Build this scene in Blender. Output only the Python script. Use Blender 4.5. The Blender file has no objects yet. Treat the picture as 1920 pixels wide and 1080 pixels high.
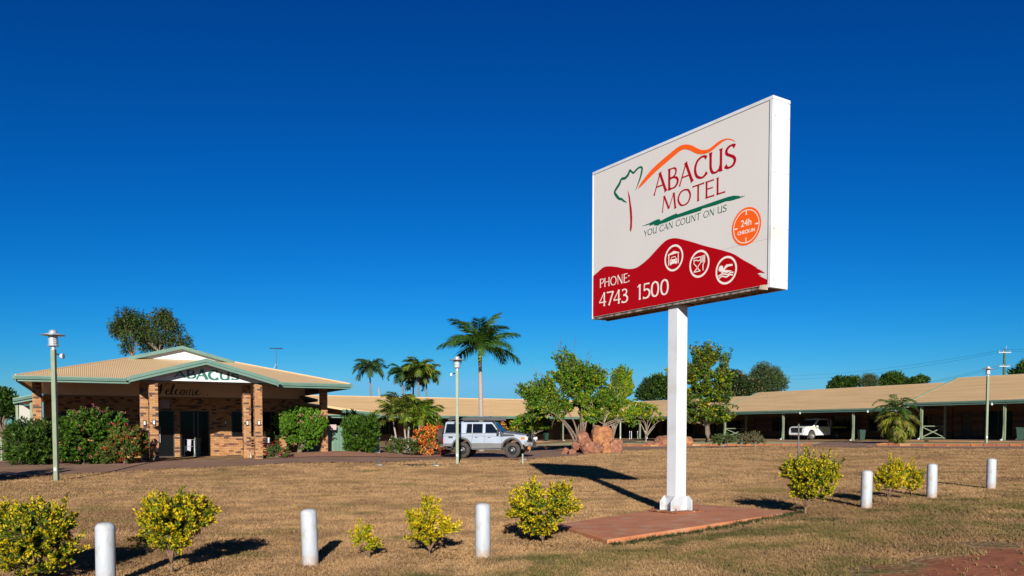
import bpy, math, random
import numpy as np
from mathutils import Vector, Matrix
R = math.radians
S = bpy.context.scene
# ------------------------------------------------------------------ camera
F = 1500.0; HZ = 804.0; EYE = 1.6; PITCH = R(2.45)
PY = HZ + F*math.tan(PITCH)
cam = bpy.data.objects.new('camera', bpy.data.cameras.new('camera'))
S.collection.objects.link(cam)
cam.data.sensor_width = 36; cam.data.lens = F*36/1920
cam.data.shift_y = (PY-540)/1920
cam.data.clip_start = .05; cam.data.clip_end = 6000
cam.location = (0, 0, EYE); cam.rotation_euler = (R(90)-PITCH, 0, 0)
S.camera = cam
# ------------------------------------------------------------------ sky and sun
SUN_EL = 18.5
w = bpy.data.worlds.new('World'); S.world = w; w.use_nodes = True
nt = w.node_tree; bg = nt.nodes['Background']
sky = nt.nodes.new('ShaderNodeTexSky'); sky.sky_type = 'NISHITA'; sky.sun_disc = False
sky.sun_elevation = R(SUN_EL); sky.sun_rotation = R(180)
sky.altitude = 300; sky.air_density = 1.0; sky.dust_density = .2; sky.ozone_density = 4.0
# polarised, deep blue look: one tone curve per colour channel, the same over the whole sky
sep = nt.nodes.new('ShaderNodeSeparateColor'); comb = nt.nodes.new('ShaderNodeCombineColor'); nt.links.new(sky.outputs[0], sep.inputs[0])
for ch, (gam, sc, top_) in enumerate(((3.8, .0027, 5.6), (1.62, .226, 7.6), (1.40, .515, 8.2))):
    mn_ = nt.nodes.new('ShaderNodeMath'); mn_.operation = 'MINIMUM'; mn_.inputs[1].default_value = top_
    pw_ = nt.nodes.new('ShaderNodeMath'); pw_.operation = 'POWER'; pw_.inputs[1].default_value = gam
    ml_ = nt.nodes.new('ShaderNodeMath'); ml_.operation = 'MULTIPLY'; ml_.inputs[1].default_value = sc
    nt.links.new(sep.outputs[ch], mn_.inputs[0]); nt.links.new(mn_.outputs[0], pw_.inputs[0]); nt.links.new(pw_.outputs[0], ml_.inputs[0]); nt.links.new(ml_.outputs[0], comb.inputs[ch])
nt.links.new(comb.outputs[0], bg.inputs[0]); bg.inputs[1].default_value = .05
sun = bpy.data.objects.new('sun', bpy.data.lights.new('sun', 'SUN')); S.collection.objects.link(sun)
sun.data.energy = 5.0; sun.data.angle = R(.5); sun.data.color = (1, .945, .85)
sd = Vector((-.042, math.cos(R(SUN_EL)), -math.sin(R(SUN_EL))))
sun.rotation_euler = sd.to_track_quat('-Z', 'Y').to_euler()
S.view_settings.view_transform = 'Standard'; S.view_settings.look = 'None'
S.view_settings.exposure = 0.72; S.view_settings.gamma = 1
S.render.engine = 'CYCLES'
S.cycles.max_bounces = 6; S.cycles.transparent_max_bounces = 8

# ------------------------------------------------------------------ helpers
def sstep(a, b, x):
    t = np.clip((x-a)/(b-a), 0, 1); return t*t*(3-2*t)
def G(x, y):
    x = np.asarray(x, float); y = np.asarray(y, float)
    z = np.where(x > 0, .018*x+.085*sstep(2, 7, x), .006*x+.02*np.tanh(x/4))
    z = z + .002*np.maximum(y-28, 0) + .27*sstep(27, 35, y)*sstep(-4, -10, x)
    z = z + .10*np.exp(-((x-15.0)**2/16+(y-47)**2/9)) + .17*np.exp(-((x+9.3)/2.7)**4)*sstep(.3, 1.5, y-(48.5+x))*sstep(50, 46, y)
    z = z + .012*np.sin(x*.9+y*.35)*np.sin(y*.6-x*.2) - .10*sstep(9, 6, y)*sstep(2, 7, x)
    return z
def g(x, y): return float(G(x, y))
def ray(px, py):
    a = (px-960)/F; b = (PY-py)/F
    c, s = math.cos(PITCH), math.sin(PITCH)
    return a, c+b*s, -s+b*c
def W(px, py, D):
    r = ray(px, py); t = D/r[1]
    return Vector((r[0]*t, D, EYE+r[2]*t))
def XY(px, D): return ((px-960)/F*D, D)
def ground_pt(px, D):
    x, y = XY(px, D); return Vector((x, y, g(x, y)))

def tag(o, label=None, cat=None, group=None, kind=None):
    if label: o['label'] = label
    if cat: o['category'] = cat
    if group: o['group'] = group
    if kind: o['kind'] = kind
    return o
def link(o): S.collection.objects.link(o); return o
def thing(name, label, cat, loc=(0, 0, 0), rz=0, group=None, kind=None):
    o = link(bpy.data.objects.new(name, None)); o.location = loc; o.rotation_euler = (0, 0, rz)
    o.empty_display_size = .2
    return tag(o, label, cat, group, kind)
def kids(o): return [c for c in bpy.data.objects if c.parent == o]
def copy_tree(o, loc=None, rz=None, label=None, scale=None):
    ch = CH.get(o.name)
    c = link(o.copy()); c.parent = None
    if loc is not None: c.location = loc
    if rz is not None: c.rotation_euler = (0, 0, rz)
    if scale is not None: c.scale = scale
    if label: c['label'] = label
    def rec(src, dst):
        for k in CH.get(src.name, []):
            n = link(k.copy()); n.parent = dst; CH.setdefault(dst.name, []).append(n); rec(k, n)
    rec(o, c)
    return c
CH = {}
def setparent(o, p):
    if p is not None:
        o.parent = p; CH.setdefault(p.name, []).append(o)

class MB:
    def __init__(s): s.v = []; s.f = []; s.m = []
    def add(s, vs, fs, m=0):
        n = len(s.v); s.v += [tuple(v) for v in vs]
        s.f += [tuple(i+n for i in f) for f in fs]; s.m += [m]*len(fs); return s
    def box(s, c, d, m=0, rz=0, mt=None):
        x, y, z = d[0]/2, d[1]/2, d[2]/2
        vs = [Vector(p) for p in ((-x,-y,-z),(x,-y,-z),(x,y,-z),(-x,y,-z),(-x,-y,z),(x,-y,z),(x,y,z),(-x,y,z))]
        M = Matrix.Translation(Vector(c)) @ (mt if mt is not None else Matrix.Rotation(rz, 4, 'Z'))
        return s.hexa([M@v for v in vs], m)
    def b2(s, a, b, m=0):
        return s.box([(a[i]+b[i])/2 for i in range(3)], [abs(b[i]-a[i]) for i in range(3)], m)
    def hexa(s, vs, m=0):
        return s.add(vs, [(0,3,2,1),(4,5,6,7),(0,1,5,4),(1,2,6,5),(2,3,7,6),(3,0,4,7)], m)
    def poly(s, pts, m=0): return s.add(pts, [tuple(range(len(pts)))], m)
    def prism(s, pts, off, m=0):
        n = len(pts); off = Vector(off); a = [Vector(p) for p in pts]; b = [p+off for p in a]
        fs = [tuple(range(n-1, -1, -1)), tuple(range(n, 2*n))]+[(i, (i+1) % n, n+(i+1) % n, n+i) for i in range(n)]
        return s.add(a+b, fs, m)
    def tube(s, pts, r, n=6, m=0, caps=True, ang=0):
        pts = [Vector(p) for p in pts]
        if not hasattr(r, '__len__'): r = [r]*len(pts)
        rings = []; up = Vector((0, 0, 1))
        for i, p in enumerate(pts):
            d = (pts[min(i+1, len(pts)-1)]-pts[max(i-1, 0)])
            if d.length < 1e-9: d = Vector((0, 0, 1))
            d.normalize()
            u = d.cross(up)
            if u.length < .05: u = d.cross(Vector((1, 0, 0)))
            u.normalize(); v = d.cross(u)
            rings.append([p+(u*math.cos(2*math.pi*k/n+ang)+v*math.sin(2*math.pi*k/n+ang))*r[i] for k in range(n)])
        vs = [q for rg in rings for q in rg]; fs = []
        for i in range(len(pts)-1):
            for k in range(n):
                k2 = (k+1) % n; fs.append((i*n+k, i*n+k2, (i+1)*n+k2, (i+1)*n+k))
        if caps: fs += [tuple(range(n-1, -1, -1)), tuple((len(pts)-1)*n+k for k in range(n))]
        return s.add(vs, fs, m)
    def lathe(s, prof, n=16, c=(0, 0, 0), axis='Z', m=0, caps=True):
        c = Vector(c); vs = []; fs = []
        for (r, z) in prof:
            for k in range(n):
                a = 2*math.pi*k/n
                p = (r*math.cos(a), r*math.sin(a), z)
                if axis == 'Y': p = (p[0], p[2], p[1])
                if axis == 'X': p = (p[2], p[0], p[1])
                vs.append(c+Vector(p))
        for i in range(len(prof)-1):
            for k in range(n):
                k2 = (k+1) % n; fs.append((i*n+k, i*n+k2, (i+1)*n+k2, (i+1)*n+k))
        if caps: fs += [tuple(range(n-1, -1, -1)), tuple((len(prof)-1)*n+k for k in range(n))]
        return s.add(vs, fs, m)
    def mesh(s, name, mats, smooth=False):
        me = bpy.data.meshes.new(name); me.from_pydata([tuple(v) for v in s.v], [], s.f)
        if not isinstance(mats, (list, tuple)): mats = [mats]
        for mm in mats: me.materials.append(mm)
        if len(mats) > 1: me.polygons.foreach_set('material_index', s.m)
        if smooth: me.polygons.foreach_set('use_smooth', [True]*len(s.f))
        me.update(); return me
    def build(s, name, mats, parent=None, smooth=False, world=False, bevel=0, kind=None, label=None):
        if world and parent is not None:
            L = rootloc(parent); s.v = [tuple(Vector(v)-L) for v in s.v]
        o = link(bpy.data.objects.new(name, s.mesh(name, mats, smooth)))
        setparent(o, parent)
        if bevel:
            b = o.modifiers.new('bevel', 'BEVEL'); b.width = bevel; b.segments = 2; b.limit_method = 'ANGLE'; b.angle_limit = R(40)
        if kind: o['kind'] = kind
        if label: o['label'] = label
        return o
def rootloc(p):
    while p.parent is not None: p = p.parent
    return Vector(p.location)
def smooth_auto(o, ang=35):
    me = o.data; me.polygons.foreach_set('use_smooth', [True]*len(me.polygons))
    try: me.set_sharp_from_angle(angle=R(ang))
    except Exception: pass

# ------------------------------------------------------------------ materials
ALB = .74      # overall albedo level against the exposure
def mat(name, c1, c2=None, scale=5, rough=.6, bump=0, bscale=None, metal=0, detail=4, transl=0, spec=None, c3=None, s3=1, stretch=None, coat=0, contrast=(.35, .65), coords='Object', dist=.02):
    k = ALB if metal < .5 else 1
    c1 = tuple(x*k for x in c1); c2 = None if c2 is None else tuple(x*k for x in c2); c3 = None if c3 is None else tuple(x*k for x in c3)
    m = bpy.data.materials.new(name); m.use_nodes = True; t = m.node_tree; N = t.nodes; L = t.links
    b = N['Principled BSDF']; b.inputs['Roughness'].default_value = rough; b.inputs['Metallic'].default_value = metal
    if spec is not None: b.inputs['Specular IOR Level'].default_value = spec
    if coat: b.inputs['Coat Weight'].default_value = coat
    b.inputs['Base Color'].default_value = (*c1, 1)
    if c2 is not None or bump:
        if coords == 'Position': tc = N.new('ShaderNodeNewGeometry').outputs['Position']
        else: tc = N.new('ShaderNodeTexCoord').outputs['Object']
        if stretch:
            mp = N.new('ShaderNodeMapping'); mp.inputs['Scale'].default_value = stretch; L.new(tc, mp.inputs[0]); tc = mp.outputs[0]
    if c2 is not None:
        n = N.new('ShaderNodeTexNoise'); n.inputs['Scale'].default_value = scale; n.inputs['Detail'].default_value = detail; L.new(tc, n.inputs[0])
        cr = N.new('ShaderNodeValToRGB'); cr.color_ramp.elements[0].position = contrast[0]; cr.color_ramp.elements[1].position = contrast[1]
        cr.color_ramp.elements[0].color = (*c1, 1); cr.color_ramp.elements[1].color = (*c2, 1)
        L.new(n.outputs[0], cr.inputs[0]); out = cr.outputs[0]
        if c3 is not None:
            n3 = N.new('ShaderNodeTexNoise'); n3.inputs['Scale'].default_value = s3; n3.inputs['Detail'].default_value = 6; L.new(tc, n3.inputs[0])
            r3 = N.new('ShaderNodeMapRange'); r3.inputs[1].default_value = .52; r3.inputs[2].default_value = .68; L.new(n3.outputs[0], r3.inputs[0])
            mx = N.new('ShaderNodeMixRGB'); L.new(r3.outputs[0], mx.inputs[0]); L.new(out, mx.inputs[1]); mx.inputs[2].default_value = (*c3, 1); out = mx.outputs[0]
        L.new(out, b.inputs['Base Color'])
    if bump:
        n2 = N.new('ShaderNodeTexNoise'); n2.inputs['Scale'].default_value = bscale or scale*4; n2.inputs['Detail'].default_value = 6; L.new(tc, n2.inputs[0])
        bp = N.new('ShaderNodeBump'); bp.inputs['Strength'].default_value = bump; bp.inputs['Distance'].default_value = dist
        L.new(n2.outputs[0], bp.inputs['Height']); L.new(bp.outputs[0], b.inputs['Normal'])
    if transl:
        tr = N.new('ShaderNodeBsdfTranslucent'); mxs = N.new('ShaderNodeMixShader'); mxs.inputs[0].default_value = transl
        tr.inputs[0].default_value = (*[min(1, c*1.3) for c in c1], 1)
        if c2 is not None: L.new(out, tr.inputs[0])
        L.new(b.outputs[0], mxs.inputs[1]); L.new(tr.outputs[0], mxs.inputs[2]); L.new(mxs.outputs[0], N['Material Output'].inputs[0])
    return m
M = {}
M['white'] = mat('white_paint', (.76, .78, .81), (.70, .72, .75), 3, .45, .05, 40, c3=(.62, .61, .58), s3=1.6)
M['whitedirty'] = mat('weathered_white', (.575, .61, .655), (.50, .525, .55), 5, .55, .08, 50, c3=(.45, .36, .28), s3=7)
M['post'] = mat('pale_green_paint', (.25, .30, .19), (.20, .25, .155), 3, .5)
M['green'] = mat('green_trim', (.13, .24, .19), (.11, .21, .165), 2, .45)
M['fence'] = mat('green_sheet', (.15, .27, .19), (.13, .23, .165), 2, .5)
M['cream'] = mat('cream_board', (.80, .61, .44), (.74, .56, .41), 1.2, .7)
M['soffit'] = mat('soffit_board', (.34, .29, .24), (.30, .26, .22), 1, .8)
M['gable'] = mat('gable_board', (.74, .74, .74), (.66, .66, .66), 2, .7, .1, 10)
M['letter'] = mat('green_lettering', (.01, .14, .10), None, rough=.4)
M['black'] = mat('black_lettering', (.008, .008, .008), None, rough=.4)
BR = [mat('brick_tan', (.45, .215, .085), (.38, .175, .07), 6, .85, .3, 60), mat('brick_gold', (.51, .27, .115), (.43, .22, .09), 6, .85, .3, 60),
      mat('brick_rust', (.25, .10, .05), (.18, .07, .036), 6, .85, .3, 60), mat('brick_dark', (.065, .035, .03), (.10, .05, .038), 9, .8, .3, 60)]
M['mortar'] = mat('mortar', (.36, .24, .14), (.3, .2, .12), 8, .9)
M['glass'] = mat('dark_glass', (.008, .009, .010), None, rough=.06, spec=.09)
M['framealu'] = mat('bronze_frame', (.05, .04, .035), None, rough=.4)
M['dark'] = mat('dark_interior', (.02, .018, .016), None, rough=.9)
M['door'] = mat('door_brown', (.06, .04, .03), (.05, .033, .025), 4, .6)
M['concrete'] = mat('pale_concrete', (.30, .19, .12), (.26, .16, .10), 2, .9, .2, 20)
M['slab'] = mat('red_stained_concrete', (.62, .225, .09), (.52, .18, .07), 2.2, .9, .5, 14, c3=(.58, .31, .17), s3=3)
M['asphalt'] = mat('dusty_asphalt', (.29, .15, .09), (.235, .12, .07), .8, .95, .25, 60, c3=(.34, .19, .12), s3=.5)
M['soil'] = mat('red_soil', (.40, .17, .09), (.26, .11, .06), 3, 1, .6, 12, c3=(.32, .2, .12), s3=9)
M['rust'] = mat('rusty_steel', (.30, .10, .035), (.16, .05, .02), 14, .8, .4, 60)
M['galv'] = mat('galvanised', (.48, .50, .53), (.40, .42, .45), 8, .4, metal=.6)
M['lampmetal'] = mat('lamp_grey_metal', (.50, .52, .56), (.42, .44, .48), 6, .35, metal=.5)
M['lampglass'] = mat('lamp_frosted', (.62, .64, .66), None, rough=.15)
M['bark'] = mat('grey_bark', (.22, .16, .11), (.13, .09, .065), 9, .9, .5, 30)
M['barkred'] = mat('brown_bark', (.25, .14, .08), (.16, .09, .055), 12, .9, .5, 40)
M['barkpale'] = mat('pale_bark', (.32, .26, .19), (.20, .15, .10), 3, .8, .3, 20)
M['palmtrunkdark'] = mat('palm_trunk_brown', (.26, .20, .16), (.18, .14, .11), 4, .8)
M['palmtrunk'] = mat('palm_trunk_grey', (.42, .35, .32), (.33, .27, .24), 4, .8, .3, 20, stretch=(1, 1, 6))
M['crownshaft'] = mat('palm_crownshaft', (.50, .55, .03), (.34, .42, .02), 3, .4)
def leafm(name, c, var=.75, tr=.28, rough=.55): return mat(name, c, tuple(x*var for x in c), 1.7, rough, transl=tr, coords='Position', spec=.22)
L_ = dict(
 yel=leafm('leaf_yellow', (.80, .58, .012)), yg=leafm('leaf_yellow_green', (.40, .42, .012)), mg=leafm('leaf_mid_green', (.10, .19, .016)), dg=leafm('leaf_dark_green', (.035, .085, .012)),
 bg=leafm('leaf_bright_green', (.15, .33, .015)), bg2=leafm('leaf_fresh_green', (.09, .23, .015)), ol=leafm('leaf_olive', (.11, .12, .035)), old=leafm('leaf_dark_olive', (.045, .06, .022)),
 gg=leafm('leaf_grey_green', (.10, .145, .065)), br=leafm('leaf_brown', (.25, .13, .04)), pk=leafm('flower_pink', (.75, .20, .30)), rd=leafm('flower_red', (.75, .025, .02)),
 oran=leafm('flower_orange', (.95, .30, .03)), apr=leafm('flower_apricot', (.95, .45, .10)), wht=leafm('flower_white', (.85, .80, .74)), mag=leafm('flower_magenta', (.7, .03, .12)),
 pg=leafm('palm_green', (.06, .15, .02)), py=leafm('palm_yellow_green', (.36, .38, .03)), pd=leafm('palm_dark', (.03, .085, .018)), dry=leafm('palm_dry', (.34, .22, .09)))

def roofmat(name, axis, pitch=.076, c1=(.82, .56, .285), c2=(.70, .465, .23), st=(1, 1, 1), sc=.35):
    m = mat(name, c1, c2, sc, .5, contrast=(.3, .7), stretch=st); t = m.node_tree; N = t.nodes; L = t.links; b = N['Principled BSDF']
    tc = N.new('ShaderNodeTexCoord'); sp = N.new('ShaderNodeSeparateXYZ'); L.new(tc.outputs['Object'], sp.inputs[0])
    mu = N.new('ShaderNodeMath'); mu.operation = 'MULTIPLY'; mu.inputs[1].default_value = 2*math.pi/pitch; L.new(sp.outputs[axis], mu.inputs[0])
    si = N.new('ShaderNodeMath'); si.operation = 'SINE'; L.new(mu.outputs[0], si.inputs[0])
    bp = N.new('ShaderNodeBump'); bp.inputs['Strength'].default_value = .6; bp.inputs['Distance'].default_value = .010
    L.new(si.outputs[0], bp.inputs['Height']); L.new(bp.outputs[0], b.inputs['Normal'])
    return m
M['roofx'] = roofmat('roof_sheet_x', 0); M['roofy'] = roofmat('roof_sheet_y', 1)
M['roofw'] = roofmat('wing_roof_sheet', 1, c1=(.86, .575, .275), c2=(.68, .44, .20), st=(2.6, .22, 2.6), sc=1.0)
# ------------------------------------------------------------------ ground
def node(N, t, **k):
    n = N.new(t)
    for a, b in k.items(): setattr(n, a, b)
    return n
def ground_nodes(m, blades=False):
    """dry lawn: brown, with green patches; greener strip near the road, red dirt in the near right corner"""
    m.use_nodes = True; t = m.node_tree; N = t.nodes; L = t.links; b = N['Principled BSDF']; b.inputs['Roughness'].default_value = .9
    b.inputs['Specular IOR Level'].default_value = .15
    pos = N.new('ShaderNodeNewGeometry').outputs['Position']
    def noise(sc, det=5, st=None):
        src = pos
        if st: mp = N.new('ShaderNodeMapping'); mp.inputs['Scale'].default_value = st; L.new(pos, mp.inputs[0]); src = mp.outputs[0]
        n = N.new('ShaderNodeTexNoise'); n.inputs['Scale'].default_value = sc; n.inputs['Detail'].default_value = det; L.new(src, n.inputs[0]); return n.outputs[0]
    def rng(v, a, b_, c=0, d=1, smooth=True):
        r = N.new('ShaderNodeMapRange'); r.interpolation_type = 'SMOOTHSTEP' if smooth else 'LINEAR'
        for i, x in enumerate((a, b_, c, d)): r.inputs[i+1].default_value = x
        L.new(v, r.inputs[0]); return r.outputs[0]
    def mix(f, a, b_):
        x = N.new('ShaderNodeMixRGB')
        if hasattr(f, 'links'): L.new(f, x.inputs[0])
        else: x.inputs[0].default_value = f
        for i, q in ((1, a), (2, b_)):
            if hasattr(q, 'links'): L.new(q, x.inputs[i])
            else: x.inputs[i].default_value = (*q, 1)
        return x.outputs[0]
    def mth(op, a, b_):
        x = N.new('ShaderNodeMath'); x.operation = op
        for i, q in ((0, a), (1, b_)):
            if hasattr(q, 'links'): L.new(q, x.inputs[i])
            else: x.inputs[i].default_value = q
        return x.outputs[0]
    sp = N.new('ShaderNodeSeparateXYZ'); L.new(pos, sp.inputs[0]); X, Y = sp.outputs[0], sp.outputs[1]
    k = .70 if blades else .60
    dryA = (.62*k, .37*k, .17*k); dryB = (.35*k, .20*k, .095*k); grn = (.155*k, .15*k, .038*k); dkg = (.08*k, .095*k, .024*k)
    col = mix(rng(noise(1.1, 6), .35, .65), dryA, dryB)
    col = mix(rng(noise(34 if blades else 9, 3), .45, .70, 0, .75), col, (.76*k, .535*k, .30*k))
    col = mix(rng(noise(55 if blades else 16, 2), .52, .72, 0, .72), col, (.15*k, .09*k, .045*k))
    col = mix(rng(noise(.23, 4), .50, .66, 0, .6), col, (.25*k, .14*k, .07*k))
    col = mix(rng(noise(1.9, 5, (1, 1.6, 1)), .52, .64, 0, .5), col, (.24*k, .145*k, .075*k))
    # scattered green patches, stretched across the view
    pat = rng(noise(.42, 6, (1, 1.9, 1)), .56, .70, 0, .62)
    col = mix(pat, col, grn)
    # greener worn strip on the road side of the bollards: a line running from (-4,8.2) to (12,18)
    d = mth('SUBTRACT', Y, mth('ADD', mth('MULTIPLY', X, .68), 10.0))
    strip = mth('MULTIPLY', rng(d, .2, -1.0), rng(X, -3.6, .4))
    strip = mth('MULTIPLY', strip, rng(noise(.9, 6), .38, .64, .12, .85))
    col = mix(strip, col, mix(rng(noise(5, 4), .4, .65), grn, (.30*k, .21*k, .085*k)))
    # green tint at the shrub row
    row = rng(mth('ABSOLUTE', mth('SUBTRACT', d, -.6), 0), 1.0, .1)
    col = mix(mth('MULTIPLY', row, rng(noise(1.6, 5), .48, .62, 0, .7)), col, dkg)
    # red dirt: near right corner
    e = mth('SUBTRACT', Y, mth('ADD', mth('MULTIPLY', X, .70), 5.6))
    e = mth('ADD', e, mth('MULTIPLY', mth('SUBTRACT', noise(1.3, 6), .5), 2.2))
    dirt = rng(e, .25, -.25)
    dcol = mix(rng(noise(3, 6), .4, .7), (.30, .105, .05), (.20, .07, .034))
    if not blades:
        col = mix(rng(noise(12, 4), .5, .75, 0, .45), col, (.20, .10, .055))
        col = mix(dirt, col, mix(rng(noise(22, 4), .5, .75, 0, .5), dcol, (.14, .06, .035)))
    L.new(col, b.inputs['Base Color'])
    if not blades:
        bp = N.new('ShaderNodeBump'); bp.inputs['Strength'].default_value = .9; bp.inputs['Distance'].default_value = .05
        hgt_ = mth('MULTIPLY', noise(14, 8), mth('SUBTRACT', 1.0, mth('MULTIPLY', dirt, .75))); L.new(hgt_, bp.inputs['Height']); L.new(bp.outputs[0], b.inputs['Normal'])
    else:
        tr = N.new('ShaderNodeBsdfTranslucent'); L.new(col, tr.inputs[0]); mx = N.new('ShaderNodeMixShader'); mx.inputs[0].default_value = .2
        L.new(b.outputs[0], mx.inputs[1]); L.new(tr.outputs[0], mx.inputs[2]); L.new(mx.outputs[0], N['Material Output'].inputs[0])
M['ground'] = bpy.data.materials.new('dry_lawn'); ground_nodes(M['ground'])
M['blade'] = bpy.data.materials.new('grass_blades'); ground_nodes(M['blade'], True)

def sheet(name, xs, ys, zf, m, kind='structure'):
    X, Y = np.meshgrid(xs, ys); Z = zf(X, Y)
    n, k = len(ys), len(xs)
    me = bpy.data.meshes.new(name); vs = np.stack([X, Y, Z], -1).reshape(-1, 3)
    idx = np.arange(n*k).reshape(n, k)
    fs = np.stack([idx[:-1, :-1], idx[:-1, 1:], idx[1:, 1:], idx[1:, :-1]], -1).reshape(-1, 4)
    me.from_pydata(vs.tolist(), [], fs.tolist()); me.materials.append(m)
    me.polygons.foreach_set('use_smooth', [True]*len(fs))
    o = link(bpy.data.objects.new(name, me)); o['kind'] = kind; return o
xs = np.concatenate([[-3000, -900, -300, -150], np.arange(-80, 90.1, .5), [150, 300, 900, 3000]])
ys = np.concatenate([[-300, -60, -20], np.arange(-6, 110.1, .5), [150, 250, 500, 1200, 4000]])
def GF(X, Y):
    Xc = np.clip(X, -60, 75)
    return G(Xc, np.minimum(Y, 110))
ground = sheet('ground', xs, ys, GF, M['ground']); 

def ribbon(name, left, right, off, m, nsub=14, nw=8):
    """strip between two polylines (lists of xy), following the ground at +off"""
    def resample(pl, n):
        P = np.array(pl, float); d = np.r_[0, np.cumsum(np.hypot(*np.diff(P, axis=0).T))]; t = np.linspace(0, d[-1], n)
        return np.stack([np.interp(t, d, P[:, 0]), np.interp(t, d, P[:, 1])], -1)
    n = nsub*len(left); A = resample(left, n); B = resample(right, n)
    vs = []; fs = []
    for i in range(n):
        for j in range(nw+1):
            p = A[i]*(1-j/nw)+B[i]*j/nw; vs.append((p[0], p[1], g(*p)+off))
    for i in range(n-1):
        for j in range(nw):
            a = i*(nw+1)+j; fs.append((a, a+1, a+nw+2, a+nw+1))
    me = bpy.data.meshes.new(name); me.from_pydata(vs, [], fs); me.materials.append(m)
    me.polygons.foreach_set('use_smooth', [True]*len(fs))
    o = link(bpy.data.objects.new(name, me)); o['kind'] = 'structure'; return o
# driveway: near edge and far edge, seen in the photograph as px -> ground points
def solveD(px, py):
    D = 40.0
    for _ in range(60):
        x = (px-960)/F*D; r = ray(px, py); z = g(x, D)
        D = .5*D+.5*((z-EYE)/(r[2]/r[1]))
    return ((px-960)/F*D, D)
near = [(-34, 22), (-22, 25.5), solveD(0, 894), solveD(150, 889), solveD(300, 880), solveD(480, 873), solveD(640, 868), solveD(830, 862), (0, 40.6), (3.2, 43.6), (7.0, 49), (12, 51.5), (17.0, 49.3), (26.6, 39.5), (34, 33), (60, 12)]
far = [(-40, 29), (-26, 31), solveD(10, 869), (-17.3, 34.2), (-15.4, 34.8), (-11.7, 36.7), (-10.2, 38.4), (-7.0, 41.5), (-3.5, 45.5), (-.5, 50), (3.0, 56.5), (8.5, 57.5), (18.5, 51.4), (29, 41), (37, 36), (62, 17)]
ribbon('driveway', near, far, .03, M['asphalt'])
ribbon('driveway', [(18.7, 51.2), (19.6, 52.9), (21.0, 55.4), (22.6, 58.0), (24.0, 60)], [(21.8, 48.9), (22.8, 49.9), (24.6, 52.4), (26.8, 55.4), (28.4, 57.6)], .035, M['asphalt'])
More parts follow.
